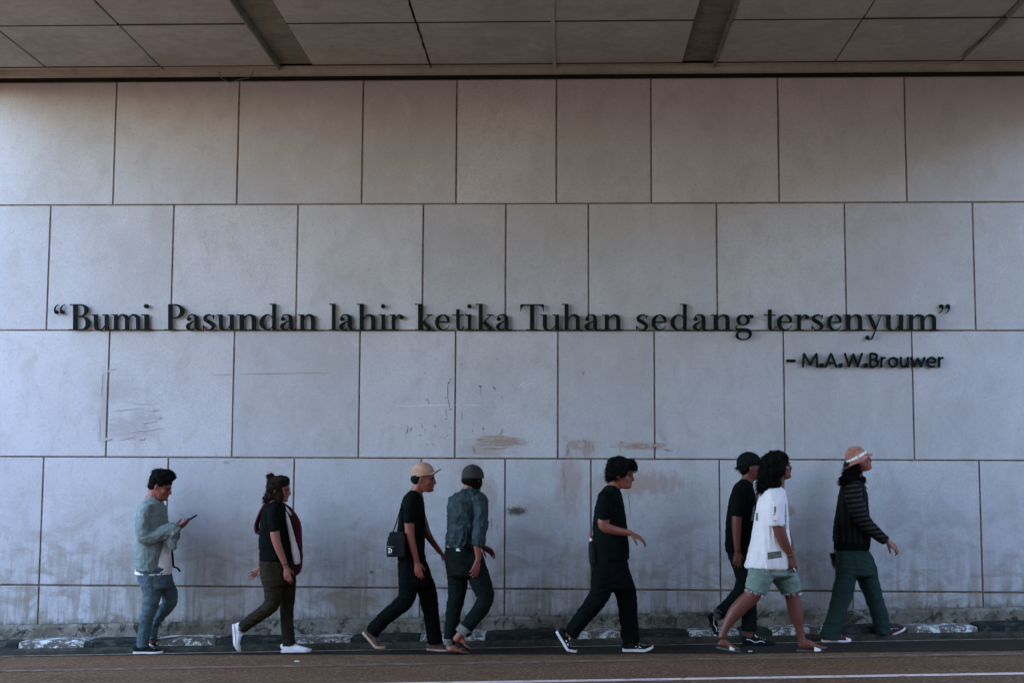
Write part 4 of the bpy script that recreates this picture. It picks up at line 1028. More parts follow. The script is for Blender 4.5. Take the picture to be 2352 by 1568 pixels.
shirt4 = garment(P, 'denim_shirt', M_denim_dark, T2([(228, 786, 862, 0, .062), (245, 765, 885, 0, .08), (268, 720, 918, 0, .115), (300, 688, 938, 0, .135), (370, 674, 940, 0, .15), (460, 676, 925, 0, .148), (540, 670, 895, 0, .143), (590, 660, 875, 0, .145), (625, 668, 868, 0, .142)]), [sl2], amp=.017, s=(14, 14, 8), seed=14)
garment(P, 'sleeve', M_denim_dark, None, [sl], amp=.017, s=(14, 14, 9), seed=34)
bpy.context.view_layer.update()
M_seam2 = simple('dark_seam', (.012, .026, .032), .8)
drape(P, 'yoke_seam', [(680, 310), (846, 314), (846, 318), (680, 314)], M_seam2, shirt4, .0015, 16)
drape(P, 'pleat', [(798, 318), (812, 318), (806, 560), (800, 560)], M_denim_dark, shirt4, .006, 14)
drape(P, 'collar', [(772, 226), (866, 232), (872, 252), (765, 244)], M_denim_dark, shirt4, .007, 12)
# flip-flops
for (Pf, kk) in ((f1, k1), (f2, k2)):
    v = []; n = 14; f = []
    for lay in (-.004, -.016):
        for i in range(n):
            x = -.012 + .255 * i / (n - 1); w = float(np.interp(x, [-.012, .02, .07, .12, .18, .22, .243], [.012, .034, .033, .037, .047, .040, .012]))
            v += [Pf(x, -w, lay), Pf(x, w, lay)]
    for i in range(n - 1):
        f += [(2 * i, 2 * i + 2, 2 * i + 3, 2 * i + 1), (2 * n + 2 * i, 2 * n + 2 * i + 1, 2 * n + 2 * i + 3, 2 * n + 2 * i + 2), (2 * i, 2 * n + 2 * i, 2 * n + 2 * i + 2, 2 * i + 2), (2 * i + 1, 2 * i + 3, 2 * n + 2 * i + 3, 2 * n + 2 * i + 1)]
    f += [(0, 1, 2 * n + 1, 2 * n), (2 * n - 2, 4 * n - 2, 4 * n - 1, 2 * n - 1)]
    g = G(); g.add(v, f); so = fobj('flip_flop', clean(g), M_shoe_black, P.root, False)
    for sg_ in (-1, 1):
        g = G(); loft(g, [tuple(Pf(.10, sg_ * .038, .0)) + (.005, .005), tuple(Pf(.14, sg_ * .026, .036)) + (.005, .005), tuple(Pf(.185, sg_ * .004, .030)) + (.005, .005)], seg=8, sub=3); fobj('toe_strap', mesh_of(g), M_shoe_black, so)

# ================================================================== 5: wavy black hair, all black
P = Person(C3, (690, 1437), .08, 'person with thick wavy black hair in black tee and trousers, hand held forward')
P.head(578, 205, H=.222, pitch=9, yaw=-10)
tors = T2([(300, 470, 560, 0, .12), (335, 440, 578, 0, .18), (420, 415, 600, 0, .19), (520, 402, 612, 0, .18), (620, 400, 622, 0, .175), (720, 400, 628, 0, .17), (800, 400, 620, 0, .17), (860, 400, 625, 0, .17)])
legB = [(462, 850, 78, -.07, .10), (452, 940, 74, -.08, .095), (440, 1020, 70, -.08, .085), (402, 1090, 64, -.08, .074), (345, 1160, 58, -.08, .068), (285, 1235, 54, -.08, .062), (240, 1300, 50, -.08, .058), (226, 1320, 49, -.08, .057)]
legFr = [(540, 850, 80, .07, .10), (585, 940, 76, .08, .095), (614, 1030, 72, .08, .085), (626, 1110, 66, .08, .074), (632, 1190, 61, .08, .068), (642, 1270, 58, .08, .062), (650, 1340, 57, .08, .06), (654, 1372, 57, .08, .06)]
inner_body(P, tors, [legB, legFr])
loft(P.skin, P.rows([(556, 235, 48, 0, .056), (538, 275, 46, 0, .055), (520, 320, 54, 0, .075), (512, 355, 64, 0, .13)]), seg=18)
P.arm([(465, 390, 40, -.17, .05), (468, 480, 40, -.195, .05), (462, 560, 36, -.20, .045), (530, 590, 30, -.19, .038), (600, 604, 25, -.17, .031), (652, 612, 20, -.16, .026)])
P.hand(P.p(655, 614, -.16), (.88, .0, -.42), (-.42, .35, -.85), thumb=-1, curl=22, size=.98, spread=7)
P.arm([(500, 390, 40, .17, .05), (480, 500, 38, .19, .046), (478, 600, 32, .2, .04), (520, 700, 27, .18, .033), (560, 780, 21, .16, .027)])
P.hand(P.p(562, 785, .16), (.4, 0, -.9), (.1, -.9, .0), thumb=-1, curl=20, size=.95)
P.stub((235, 1290), (185, 1330), -.08); P.stub((650, 1350), (635, 1400), .08)
body(P, SK1); P.face_parts(M_hair, M_eye)
hair_mesh(P, [(575, 150, 92, 68, 0, .092), (525, 185, 50, 66, 0, .088), (640, 130, 46, 34, 0, .075), (665, 150, 30, 24, 0, .06), (510, 215, 34, 34, 0, .07), (560, 110, 68, 32, 0, .075), (560, 190, 60, 40, -.06, .03)], M_hair, seed=5, amp=.011, fr=20, strands=1700, slen=.034, flow=(-.2, 0, -.8), clip=lambda c, n: n.x < .9)
garment(P, 'trousers', M_black_trs, T2([(790, 392, 622, 0, .17), (850, 388, 630, 0, .175), (930, 386, 655, 0, .172), (985, 390, 660, 0, .165)]), [legB, legFr], amp=.009, s=(9, 9, 17), seed=16)
sl = [(470, 345, 48, -.15, .06), (466, 400, 48, -.185, .065), (468, 460, 47, -.20, .064), (469, 514, 45, -.205, .062)]
sl2 = [(495, 345, 46, .15, .06), (490, 420, 44, .185, .06), (488, 500, 42, .20, .058)]
garment(P, 't_shirt', M_black_tee, T2([(280, 485, 535, 0, .075), (300, 462, 560, 0, .14), (335, 436, 580, 0, .185), (420, 406, 600, 0, .20), (510, 394, 612, 0, .19), (600, 388, 622, 0, .185), (700, 388, 630, 0, .183), (770, 390, 633, 0, .182), (798, 394, 624, 0, .18)]), [sl, sl2], amp=.008, seed=17)
pouch = empty('waist_pouch', P.p(385, 870, -.05), label='black pouch worn at the back of the person with thick wavy black hair', cat='pouch')
g = G(); loft(g, P.rows([(386, 670, 26, -.02, .06), (384, 700, 28, -.03, .085), (386, 760, 30, -.03, .095), (392, 820, 30, -.03, .09), (400, 862, 20, -.03, .07)]), mode='h', seg=22, sq=.65, cap=.3); fobj('pouch_body', fuse(g, .005, 1, .5), M_bagblack, pouch)
bt = empty('drinks_bottle', P.p(376, 668, -.05), label='small bottle with a red cap sticking out of the black pouch', cat='bottle')
g = G(); loft(g, P.rows([(378, 690, 13, -.03, .017), (376, 664, 12, -.03, .016), (375, 650, 8, -.03, .010), (375, 644, 8, -.03, .010)]), mode='h', seg=16, cap=.2); fobj('bottle_neck', mesh_of(g), M_paper, bt)
g = G(); loft(g, P.rows([(374, 644, 10, -.03, .013), (373, 630, 10, -.03, .013)]), mode='h', seg=16, cap=.2); fobj('bottle_cap', mesh_of(g), M_red, bt)
P.shoe((124, 1300), (200, 1424), -.08, M_shoe_black, M_sole_white, M_shoewhite, bend=40, mark='chevron')
P.shoe((592, 1434), (742, 1434), .08, M_shoe_black, M_sole_white, M_shoewhite, bend=14, mark='chevron')

# ================================================================== 6: black cap, behind the white tee
P = Person(C4, (470, 1402), 0.05, 'person in a black cap and black clothes half hidden behind the long-haired one in white')
P.head(432, 200, H=.222, pitch=0)
tors = T2([(300, 345, 425, 0, .12), (335, 315, 440, 0, .18), (420, 292, 452, 0, .19), (520, 275, 458, 0, .175), (620, 268, 455, 0, .17), (720, 268, 450, 0, .17), (800, 280, 450, 0, .16)])
legB = [(345, 790, 66, -.07, .095), (370, 880, 60, -.08, .088), (385, 960, 56, -.08, .08), (362, 1040, 54, -.08, .07), (310, 1100, 50, -.08, .064), (250, 1155, 44, -.08, .058), (208, 1195, 40, -.08, .052)]
legFr = [(400, 790, 66, .07, .095), (405, 900, 60, .08, .088), (412, 1000, 56, .08, .078), (415, 1100, 52, .07, .07), (415, 1200, 50, .06, .062), (415, 1300, 49, .05, .058)]
inner_body(P, tors, [legB, legFr])
loft(P.skin, P.rows([(425, 230, 44, 0, .053), (408, 275, 42, 0, .052), (392, 315, 50, 0, .075), (382, 350, 60, 0, .13)]), seg=18)
P.arm([(340, 400, 38, -.17, .045), (335, 500, 36, -.195, .043), (333, 600, 32, -.20, .04), (335, 690, 25, -.20, .033), (338, 760, 19, -.19, .026)])
P.hand(P.p(338, 765, -.19), (-.05, 0, -1), (.1, .9, .05), thumb=1, curl=22, size=.95)
P.arm([(370, 400, 38, .17, .045), (400, 500, 34, .2, .043), (420, 560, 30, .2, .04), (445, 520, 24, .14, .03), (460, 470, 18, .08, .025)])
P.hand(P.p(462, 460, .07), (.2, -.3, 1), (-.8, .2, .2), thumb=-1, curl=50, size=.85)
P.stub((215, 1190), (175, 1225), -.08); P.stub((415, 1290), (415, 1370), .05)
body(P, SK3); P.face_parts(M_hair, M_eye)
hair_mesh(P, [(395, 195, 40, 52, 0, .078), (380, 220, 24, 34, 0, .066), (345, 205, 20, 14, 0, .03)], M_hair, seed=6, amp=.004, strands=260, slen=.03, flow=(-1, 0, -.3), base='cap')
cap_hat(P, (418, 188), (405, 94), 84, .092, M_cap_black, brim=(548, 116, .02))
garment(P, 'trousers', M_jeans_dark, T2([(740, 268, 450, 0, .165), (800, 275, 455, 0, .165), (860, 300, 460, 0, .16)]), [legB, legFr], amp=.009, s=(9, 9, 17), seed=18)
sl = [(355, 345, 46, -.15, .06), (345, 410, 44, -.185, .062), (338, 480, 41, -.20, .06), (337, 528, 38, -.205, .056)]
sl2 = [(375, 345, 44, .15, .06), (390, 430, 42, .19, .06), (405, 510, 40, .2, .055)]
tee6 = garment(P, 't_shirt', M_black_tee, T2([(282, 356, 400, 0, .075), (300, 340, 425, 0, .14), (335, 312, 442, 0, .185), (420, 286, 454, 0, .20), (520, 268, 462, 0, .185), (620, 260, 458, 0, .18), (720, 256, 455, 0, .18), (766, 258, 452, 0, .178)]), [sl, sl2], amp=.008, seed=19)
bpy.context.view_layer.update()
drape(P, 'chest_print', [(442, 470), (456, 450), (458, 558), (428, 556)], simple('grey_print', (.25, .25, .25), .9, 40, .6), tee6, .003, 8)
g = G(); loft(g, P.rows([(228, 1172, 40, -.08, .054), (192, 1206, 36, -.08, .05)]), seg=20, sub=2, cap=.1); fobj('rolled_cuff', mesh_of(g), cloth('grey_cuff', (.05, .055, .055)), P.root)
P.shoe((130, 1195), (172, 1312), -.08, M_shoe_black, M_shoe_black, None, bend=30, mark='wave')
P.shoe((372, 1402), (522, 1402), .05, M_shoe_black, M_shoe_black, M_shoewhite, mark='wave')

# ================================================================== 7: long curly hair, white tee, denim shorts, slides
P = Person(C4, (850, 1436), .08, 'person with long curly black hair in an oversized white tee, frayed denim shorts and slides')
P.head(606, 192, H=.226, pitch=-4, yaw=8)
tors = T2([(345, 545, 640, 0, .12), (380, 520, 655, 0, .18), (450, 500, 665, 0, .19), (560, 490, 662, 0, .17), (660, 488, 660, 0, .16), (760, 480, 665, 0, .165), (870, 470, 670, 0, .17)])
legB = [(515, 840, 80, -.07, .10), (490, 930, 72, -.08, .092), (462, 1010, 62, -.08, .078), (432, 1070, 52, -.08, .064), (375, 1120, 50, -.08, .060), (320, 1180, 46, -.08, .056), (272, 1250, 32, -.08, .042), (242, 1310, 25, -.08, .034), (232, 1345, 27, -.08, .034)]
legFr = [(595, 840, 82, .07, .10), (650, 930, 74, .08, .092), (690, 1010, 60, .08, .076), (708, 1070, 48, .08, .060), (722, 1140, 48, .08, .057), (738, 1210, 42, .08, .052), (755, 1290, 28, .08, .038), (768, 1350, 25, .08, .034), (775, 1385, 28, .08, .034)]
loft(P.skin, P.rows(shrink(tors, .82)), mode='h', seg=20, sub=3)
loft(P.skin, P.rows(legB), seg=18, sub=4); loft(P.skin, P.rows(legFr), seg=18, sub=4)
loft(P.skin, P.rows([(612, 245, 44, 0, .054), (610, 290, 43, 0, .053), (602, 335, 50, 0, .07), (592, 375, 62, 0, .13)]), seg=18)
P.arm([(595, 450, 44, -.18, .055), (606, 560, 42, -.20, .052), (630, 650, 38, -.20, .047), (662, 725, 30, -.18, .038), (692, 780, 21, -.15, .027), (700, 800, 19, -.14, .024)])
P.hand(P.p(702, 803, -.14), (.18, .0, -1), (-.3, .9, 0), thumb=1, curl=28, size=.9)
P.arm([(615, 450, 40, .18, .05), (640, 560, 36, .20, .045), (665, 640, 30, .17, .04), (690, 710, 24, .08, .032), (702, 760, 18, -.0, .025)])
P.hand(P.p(702, 762, -.02), (.2, -.3, -.9), (-.8, .3, 0), thumb=-1, curl=30, size=.85)
f2_, k2_ = P.foot((202, 1404), (312, 1424), -.08); f1_, k1_ = P.foot((748, 1424), (890, 1428), .08)
body(P, SK3); P.face_parts(M_hair, M_eye, moustache=True)
hair_mesh(P, [(588, 172, 90, 76, 0, .108), (552, 220, 66, 84, 0, .108), (562, 290, 58, 55, 0, .098), (512, 315, 40, 48, 0, .065), (503, 345, 30, 30, 0, .05), (638, 140, 40, 38, 0, .08), (620, 225, 40, 50, -.075, .035), (520, 250, 34, 60, 0, .08), (590, 310, 40, 40, -.05, .05)], M_hair, seed=7, amp=.014, fr=24, strands=2600, slen=.042, flow=(-.4, 0, -.8), clip=lambda c, n: n.x < .55, base='long')
garment(P, 'denim_shorts', M_denim_short, T2([(810, 470, 675, 0, .150), (870, 446, 692, 0, .155), (920, 432, 712, 0, .168)]),
    [[(520, 860, 88, -.07, .095), (495, 930, 84, -.08, .112), (470, 1000, 74, -.08, .10), (458, 1034, 70, -.08, .097)], [(600, 860, 88, .07, .095), (650, 930, 84, .08, .112), (688, 1000, 72, .08, .098), (700, 1042, 66, .08, .093)]], amp=.008, s=(9, 9, 15), seed=20)
rf = random.Random(9); g = G()
for (cx, cy, hw, dy, hd, ux, uy) in ((455, 1040, 70, -.08, .097, .92, .32), (702, 1048, 66, .08, .093, 1.0, .05)):
    for k in range(70):
        a = rf.uniform(0, 2 * math.pi); x = cx + hw * math.cos(a) * ux; y = cy + hw * math.cos(a) * uy * (1 if cx < 600 else -1) * (1 if cx < 600 else 1); q = P.p(x, y, dy + hd * math.sin(a))
        L_ = rf.uniform(.006, .028); e = q + Vector((rf.uniform(-.010, .010), rf.uniform(-.006, .006), -L_)); m_ = (q + e) / 2 + Vector((rf.uniform(-.006, .006), 0, 0))
        loft(g, [tuple(q) + (.0014, .0014), tuple(m_) + (.0014, .0014), tuple(e) + (.0008, .0008)], seg=4, sub=1)
fobj('frayed_hem', mesh_of(g), M_fray, P.root)
sl = [(592, 375, 62, -.14, .07), (590, 440, 60, -.185, .078), (590, 520, 58, -.205, .076), (598, 590, 52, -.21, .070)]
sl2 = [(605, 375, 56, .14, .07), (620, 450, 54, .19, .072), (630, 560, 50, .205, .066)]
tee7 = garment(P, 't_shirt', M_white_tee, T2([(332, 560, 622, 0, .078), (350, 532, 648, 0, .13), (378, 505, 656, 0, .185), (430, 485, 662, 0, .205), (520, 468, 668, 0, .20), (600, 456, 674, 0, .195), (680, 440, 680, 0, .195), (760, 422, 684, 0, .198), (820, 408, 690, 0, .20), (862, 398, 692, 0, .20), (872, 400, 690, 0, .198)]), [sl2], amp=.011, s=(10, 10, 3.0), seed=21)
slv7 = garment(P, 'sleeve', M_white_tee, None, [sl], amp=.013, s=(12, 12, 4), seed=35)
bpy.context.view_layer.update()
M_print = simple('grey_green_print', (.11, .125, .10), .9, 60, .35); M_printdk = simple('dark_print', (.02, .022, .02), .9)
drape(P, 'hip_print_border', [(540, 772), (630, 762), (637, 806), (541, 820)], M_printdk, tee7, .0025, 12)
drape(P, 'hip_print', [(543, 775), (627, 766), (633, 803), (544, 816)], M_print, tee7, .0045, 12)
drape(P, 'sleeve_print', [(585, 462), (597, 462), (597, 505), (585, 505)], M_print, slv7, .0025, 6)
drape(P, 'sleeve_print', [(582, 508), (595, 508), (594, 522), (581, 522)], simple('red_grey_print', (.30, .22, .22), .9, 60, .5), slv7, .0025, 4)
drape(P, 'sleeve_print', [(580, 555), (600, 557), (600, 563), (580, 561)], M_printdk, slv7, .0025, 4)
drape(P, 'back_print', [(463, 505), (477, 505), (476, 560), (460, 560)], M_print, tee7, .0025, 6)
drape(P, 'chest_print', [(654, 440), (664, 446), (673, 612), (658, 618)], simple('mottled_print', (.28, .28, .27), .9, 45, .7), tee7, .0025, 12)
for k in range(2):
    g = G()
    for i in range(18):
        a = 2 * math.pi * i / 18; ball(g, P.p(694 + 3 * k, 770 + 18 * k, -.15) + Vector((math.cos(a) * .028, math.sin(a) * .030, .006 * math.cos(a))), (.0045,) * 3, None, 4)
    fobj('bracelet', mesh_of(g), M_leather_tan, P.root)
for Pf, kk in ((f1_, k1_), (f2_, k2_)):
    v = []; n = 14; f = []
    for lay in (-.003, -.020):
        for i in range(n):
            x = -.014 + .262 * i / (n - 1); w = float(np.interp(x, [-.014, .02, .07, .12, .18, .22, .248], [.014, .036, .036, .040, .050, .043, .014])); v += [Pf(x, -w, lay), Pf(x, w, lay)]
    for i in range(n - 1):
        f += [(2 * i, 2 * i + 2, 2 * i + 3, 2 * i + 1), (2 * n + 2 * i, 2 * n + 2 * i + 1, 2 * n + 2 * i + 3, 2 * n + 2 * i + 2), (2 * i, 2 * n + 2 * i, 2 * n + 2 * i + 2, 2 * i + 2), (2 * i + 1, 2 * i + 3, 2 * n + 2 * i + 3, 2 * n + 2 * i + 1)]
    f += [(0, 1, 2 * n + 1, 2 * n), (2 * n - 2, 4 * n - 2, 4 * n - 1, 2 * n - 1)]
    g = G(); g.add(v, f); so = fobj('slide_sandal', clean(g), M_slide, P.root, False)
    v = []; f = []; na = 14
    for r_ in (1.0, 1.09):
        for j, x in enumerate((.125, .15, .178)):
            for i in range(na):
                a = math.pi * i / (na - 1); v.append(Pf(x, .047 * r_ * math.cos(a), -.010 + (.056 - .010 * j) * r_ * math.sin(a)))
    for lay in range(2):
        for j in range(2):
            for i in range(na - 1): o_ = lay * 3 * na + j * na; f.append((o_ + i, o_ + i + 1, o_ + na + i + 1, o_ + na + i))
    for j in (0, 2):
        for i in range(na - 1): f.append((j * na + i, j * na + i + 1, 3 * na + j * na + i + 1, 3 * na + j * na + i))
    g = G(); g.add(v, f); fobj('strap', clean(g), M_strap_white, so)
cg = empty('cigarette', P.p(722, 884, -.14), label='white cigarette between the fingers of the long-haired person in the white tee', cat='cigarette')
g = G(); loft(g, P.rows([(713, 876, 3.2, -.14, .004), (732, 898, 3.2, -.14, .004)]), seg=10, cap=.1); fobj('cigarette_paper', mesh_of(g), M_paper, cg)
g = G(); loft(g, P.rows([(708, 870, 3.2, -.14, .004), (712.5, 875.4, 3.2, -.14, .004)]), seg=10, cap=.1); fobj('filter', mesh_of(g), M_leather_tan, cg)

# ================================================================== 8: bucket hat, striped knit, green trousers
P = Person(C4, (1010, 1378), -.08, 'person in a pink bucket hat, striped dark knit top and wide green trousers')
P.head(1152, 152, H=.212, pitch=-12)
tors = T2([(300, 1075, 1175, 0, .12), (335, 1045, 1190, 0, .18), (420, 1030, 1212, 0, .18), (520, 1018, 1220, 0, .165), (620, 1008, 1225, 0, .16), (720, 1005, 1220, 0, .16), (790, 1010, 1215, 0, .16)])
legN = [(1090, 780, 88, -.07, .095), (1082, 870, 78, -.08, .09), (1066, 960, 70, -.08, .09), (1045, 1050, 70, -.08, .082), (1020, 1140, 60, -.08, .072), (992, 1230, 60, -.08, .070), (966, 1310, 64, -.08, .072), (956, 1350, 66, -.08, .073)]
legF = [(1140, 780, 84, .07, .10), (1190, 870, 82, .08, .098), (1220, 960, 70, .08, .086), (1250, 1050, 63, .08, .076), (1278, 1140, 58, .08, .072), (1300, 1220, 56, .08, .070), (1318, 1290, 54, .08, .068), (1326, 1318, 53, .08, .067)]
inner_body(P, tors, [legN, legF], .74)
loft(P.skin, P.rows([(1145, 195, 44, 0, .053), (1140, 240, 42, 0, .052), (1128, 285, 50, 0, .075), (1120, 325, 60, 0, .13)]), seg=18)
P.arm([(1120, 380, 36, -.17, .045), (1152, 480, 34, -.19, .042), (1195, 570, 31, -.19, .038), (1262, 630, 26, -.18, .034), (1325, 680, 20, -.17, .027), (1350, 700, 19, -.165, .025)])
P.hand(P.p(1350, 700, -.165), (.80, 0, -.58), (-.3, .5, -.5), thumb=-1, curl=38, size=.95)
P.arm([(1090, 380, 36, .17, .045), (1050, 500, 34, .19, .042), (1025, 610, 30, .20, .038), (1010, 700, 25, .20, .032), (1002, 780, 19, .19, .026)])
P.hand(P.p(1000, 785, .19), (-.25, 0, -.95), (.5, -.8, 0), thumb=-1, curl=34, size=.92)
P.stub((955, 1320), (950, 1345), -.08); P.stub((1330, 1290), (1350, 1320), .08)
body(P, SK2 if False else SK1); P.face_parts(M_hair, M_eye)
hair_mesh(P, [(1120, 190, 50, 50, 0, .080), (1105, 235, 48, 48, 0, .085), (1090, 275, 56, 34, 0, .10), (1070, 290, 36, 26, 0, .085), (1160, 275, 42, 22, 0, .085), (1135, 215, 36, 46, -.05, .04)], M_hair, seed=9, amp=.008, strands=1800, slen=.055, flow=(-.7, 0, -.9), clip=lambda c, n: n.z < .6, base='back')
hat = cap_hat(P, (1143, 138), (1101, 62), 73, .086, M_hat, name='bucket_hat')
a_, b_ = P.p(1143, 138, 0), P.p(1101, 62, 0); u_ = (b_ - a_).normalized(); y_ = Vector((0, 1, 0)); f_ = y_.cross(u_).normalized()
R0 = 73 / P.pxm; v = []; f = []; n = 44
for lay in (0, -.003):
    for r_, z in ((.99, .006), (1.14, -.007), (1.30, -.019), (1.43, -.028)):
        for k in range(n):
            th = 2 * math.pi * k / n; wv = .003 * math.sin(5 * th); v.append(a_ + f_ * (R0 * r_ * math.cos(th) * 1.02) + y_ * (.088 * r_ * math.sin(th)) + u_ * (z + lay + wv * (r_ - 1) * 4))
for lay in range(2):
    for i in range(3):
        for k in range(n): o_ = lay * 4 * n; q = (k + 1) % n; f.append((o_ + i * n + k, o_ + i * n + q, o_ + (i + 1) * n + q, o_ + (i + 1) * n + k))
for k in range(n): q = (k + 1) % n; f.append((3 * n + k, 3 * n + q, 7 * n + q, 7 * n + k))
g = G(); g.add(v, f); fobj('brim', clean(g), M_hat, hat)
M_band = simple('white_band', (.72, .68, .70), .8)
for i in range(8):      # white band with gaps
    th0 = 2 * math.pi * (i + .05) / 8; th1 = 2 * math.pi * (i + .95) / 8; v = []; f = []
    for j in range(5):
        th = th0 + (th1 - th0) * j / 4
        for z in (.004, .027): v.append(a_ + f_ * (R0 * 1.035 * math.cos(th)) + y_ * (.088 * 1.035 * math.sin(th)) + u_ * z)
    for j in range(4): f.append((2 * j, 2 * j + 2, 2 * j + 3, 2 * j + 1))
    g = G(); g.add(v, f); fobj('band_piece', mesh_of(g), M_band, hat, False)
garment(P, 'trousers', M_green_trs, T2([(730, 1003, 1200, 0, .16), (790, 1002, 1212, 0, .168), (860, 1002, 1245, 0, .17), (920, 1004, 1255, 0, .165)]), [legN, legF], amp=.009, s=(9, 9, 9), seed=22)
garment(P, 't_shirt', M_black_tee, T2([(560, 1010, 1222, 0, .165), (650, 1000, 1228, 0, .165), (710, 992, 1230, 0, .170), (748, 990, 1226, 0, .172)]), amp=.004, seed=23)
garment(P, 'knit_top', M_knit_v, T2([(285, 1095, 1160, 0, .078), (300, 1070, 1180, 0, .13), (335, 1038, 1195, 0, .18), (400, 1020, 1212, 0, .185), (500, 1012, 1220, 0, .175), (600, 1002, 1226, 0, .173), (690, 992, 1232, 0, .176), (702, 992, 1231, 0, .176)]), amp=.007, seed=24)
def tube_part(P, name, st, mat, amp, seed, voxel=.006):
    g = G(); loft(g, P.rows(st), seg=22, sub=4, cap=.2); me = fuse(g, voxel, 1, .5); displace(me, wrinkle(amp, (10, 10, 14), seed)); return P.part(name, me, mat)
tube_part(P, 'sleeve', [(1118, 340, 60, -.13, .075), (1128, 420, 58, -.175, .072), (1156, 500, 54, -.20, .066), (1196, 572, 50, -.20, .06), (1250, 625, 44, -.19, .054), (1302, 668, 38, -.18, .047), (1335, 692, 34, -.17, .042)], M_knit_h, .006, 25)
tube_part(P, 'sleeve', [(1095, 340, 56, .13, .07), (1062, 430, 50, .18, .064), (1035, 540, 44, .20, .056), (1018, 640, 38, .205, .05), (1012, 700, 34, .20, .046)], M_knit_h, .006, 26)
P.shoe((905, 1378), (1040, 1378), -.08, M_shoe_burg, M_sole_white, M_shoewhite, toecap=M_sole_white)
P.shoe((1330, 1356), (1428, 1312), .08, M_shoe_burg, M_sole_white, M_shoewhite)
sheet(P, 'collar_scrap', [(1195, 318, 7, -.06, .03), (1210, 335, 8, -.06, .025), (1222, 345, 5, -.06, .02)], M_white_tee, 0, amp=.001, seed=3)
wl = empty('wallet', P.p(984, 800, .16), label='black wallet held low behind the person in the pink bucket hat', cat='wallet')
g = G(); loft(g, P.rows([(980, 778, 20, .15, .045), (984, 800, 22, .15, .05), (992, 828, 18, .15, .045)]), mode='h', seg=20, sq=.5, cap=.2); fobj('wallet_leather', mesh_of(g), M_blackplastic, wl)
# ------------------------------------------------------------------ raised lettering on the wall
M_letter = simple('dark_painted_letter', (.007, .010, .008), .8, 40, .3, spec=.05)
def glyph_shapes(d):
    sh = []
    for it in d:
        k = it[0]
        if k == 'R': _, x0, x1, y0, y1 = it; sh.append([(x0, y0), (x1, y0), (x1, y1), (x0, y1)])
        elif k == 'C': _, x, y, r = it; sh.append([(x + r * math.cos(2 * math.pi * i / 20), y + r * math.sin(2 * math.pi * i / 20)) for i in range(20)])
        elif k == 'P': sh.append(list(it[1]))
        else:
            pts = np.array(it[1], float); S = catmull(pts, 7) if k == 'S' and len(pts) > 2 else pts; L = []; Rr = []
            for i in range(len(S)):
                t = S[min(i + 1, len(S) - 1), :2] - S[max(i - 1, 0), :2]; t /= np.linalg.norm(t) + 1e-9; n = np.array([-t[1], t[0]]); w = max(.8, S[i, 2] / 2)
                L.append(tuple(S[i, :2] + n * w)); Rr.append(tuple(S[i, :2] - n * w))
            for i in range(len(S) - 1): sh.append(('q', Rr[i], Rr[i + 1], L[i + 1], L[i]))
            if k == 'K':
                for i in range(len(S)): x, y, w = S[i]; sh.append([(x + w / 2 * math.cos(a), y + w / 2 * math.sin(a)) for a in [2 * math.pi * j / 14 for j in range(14)]])
    return sh
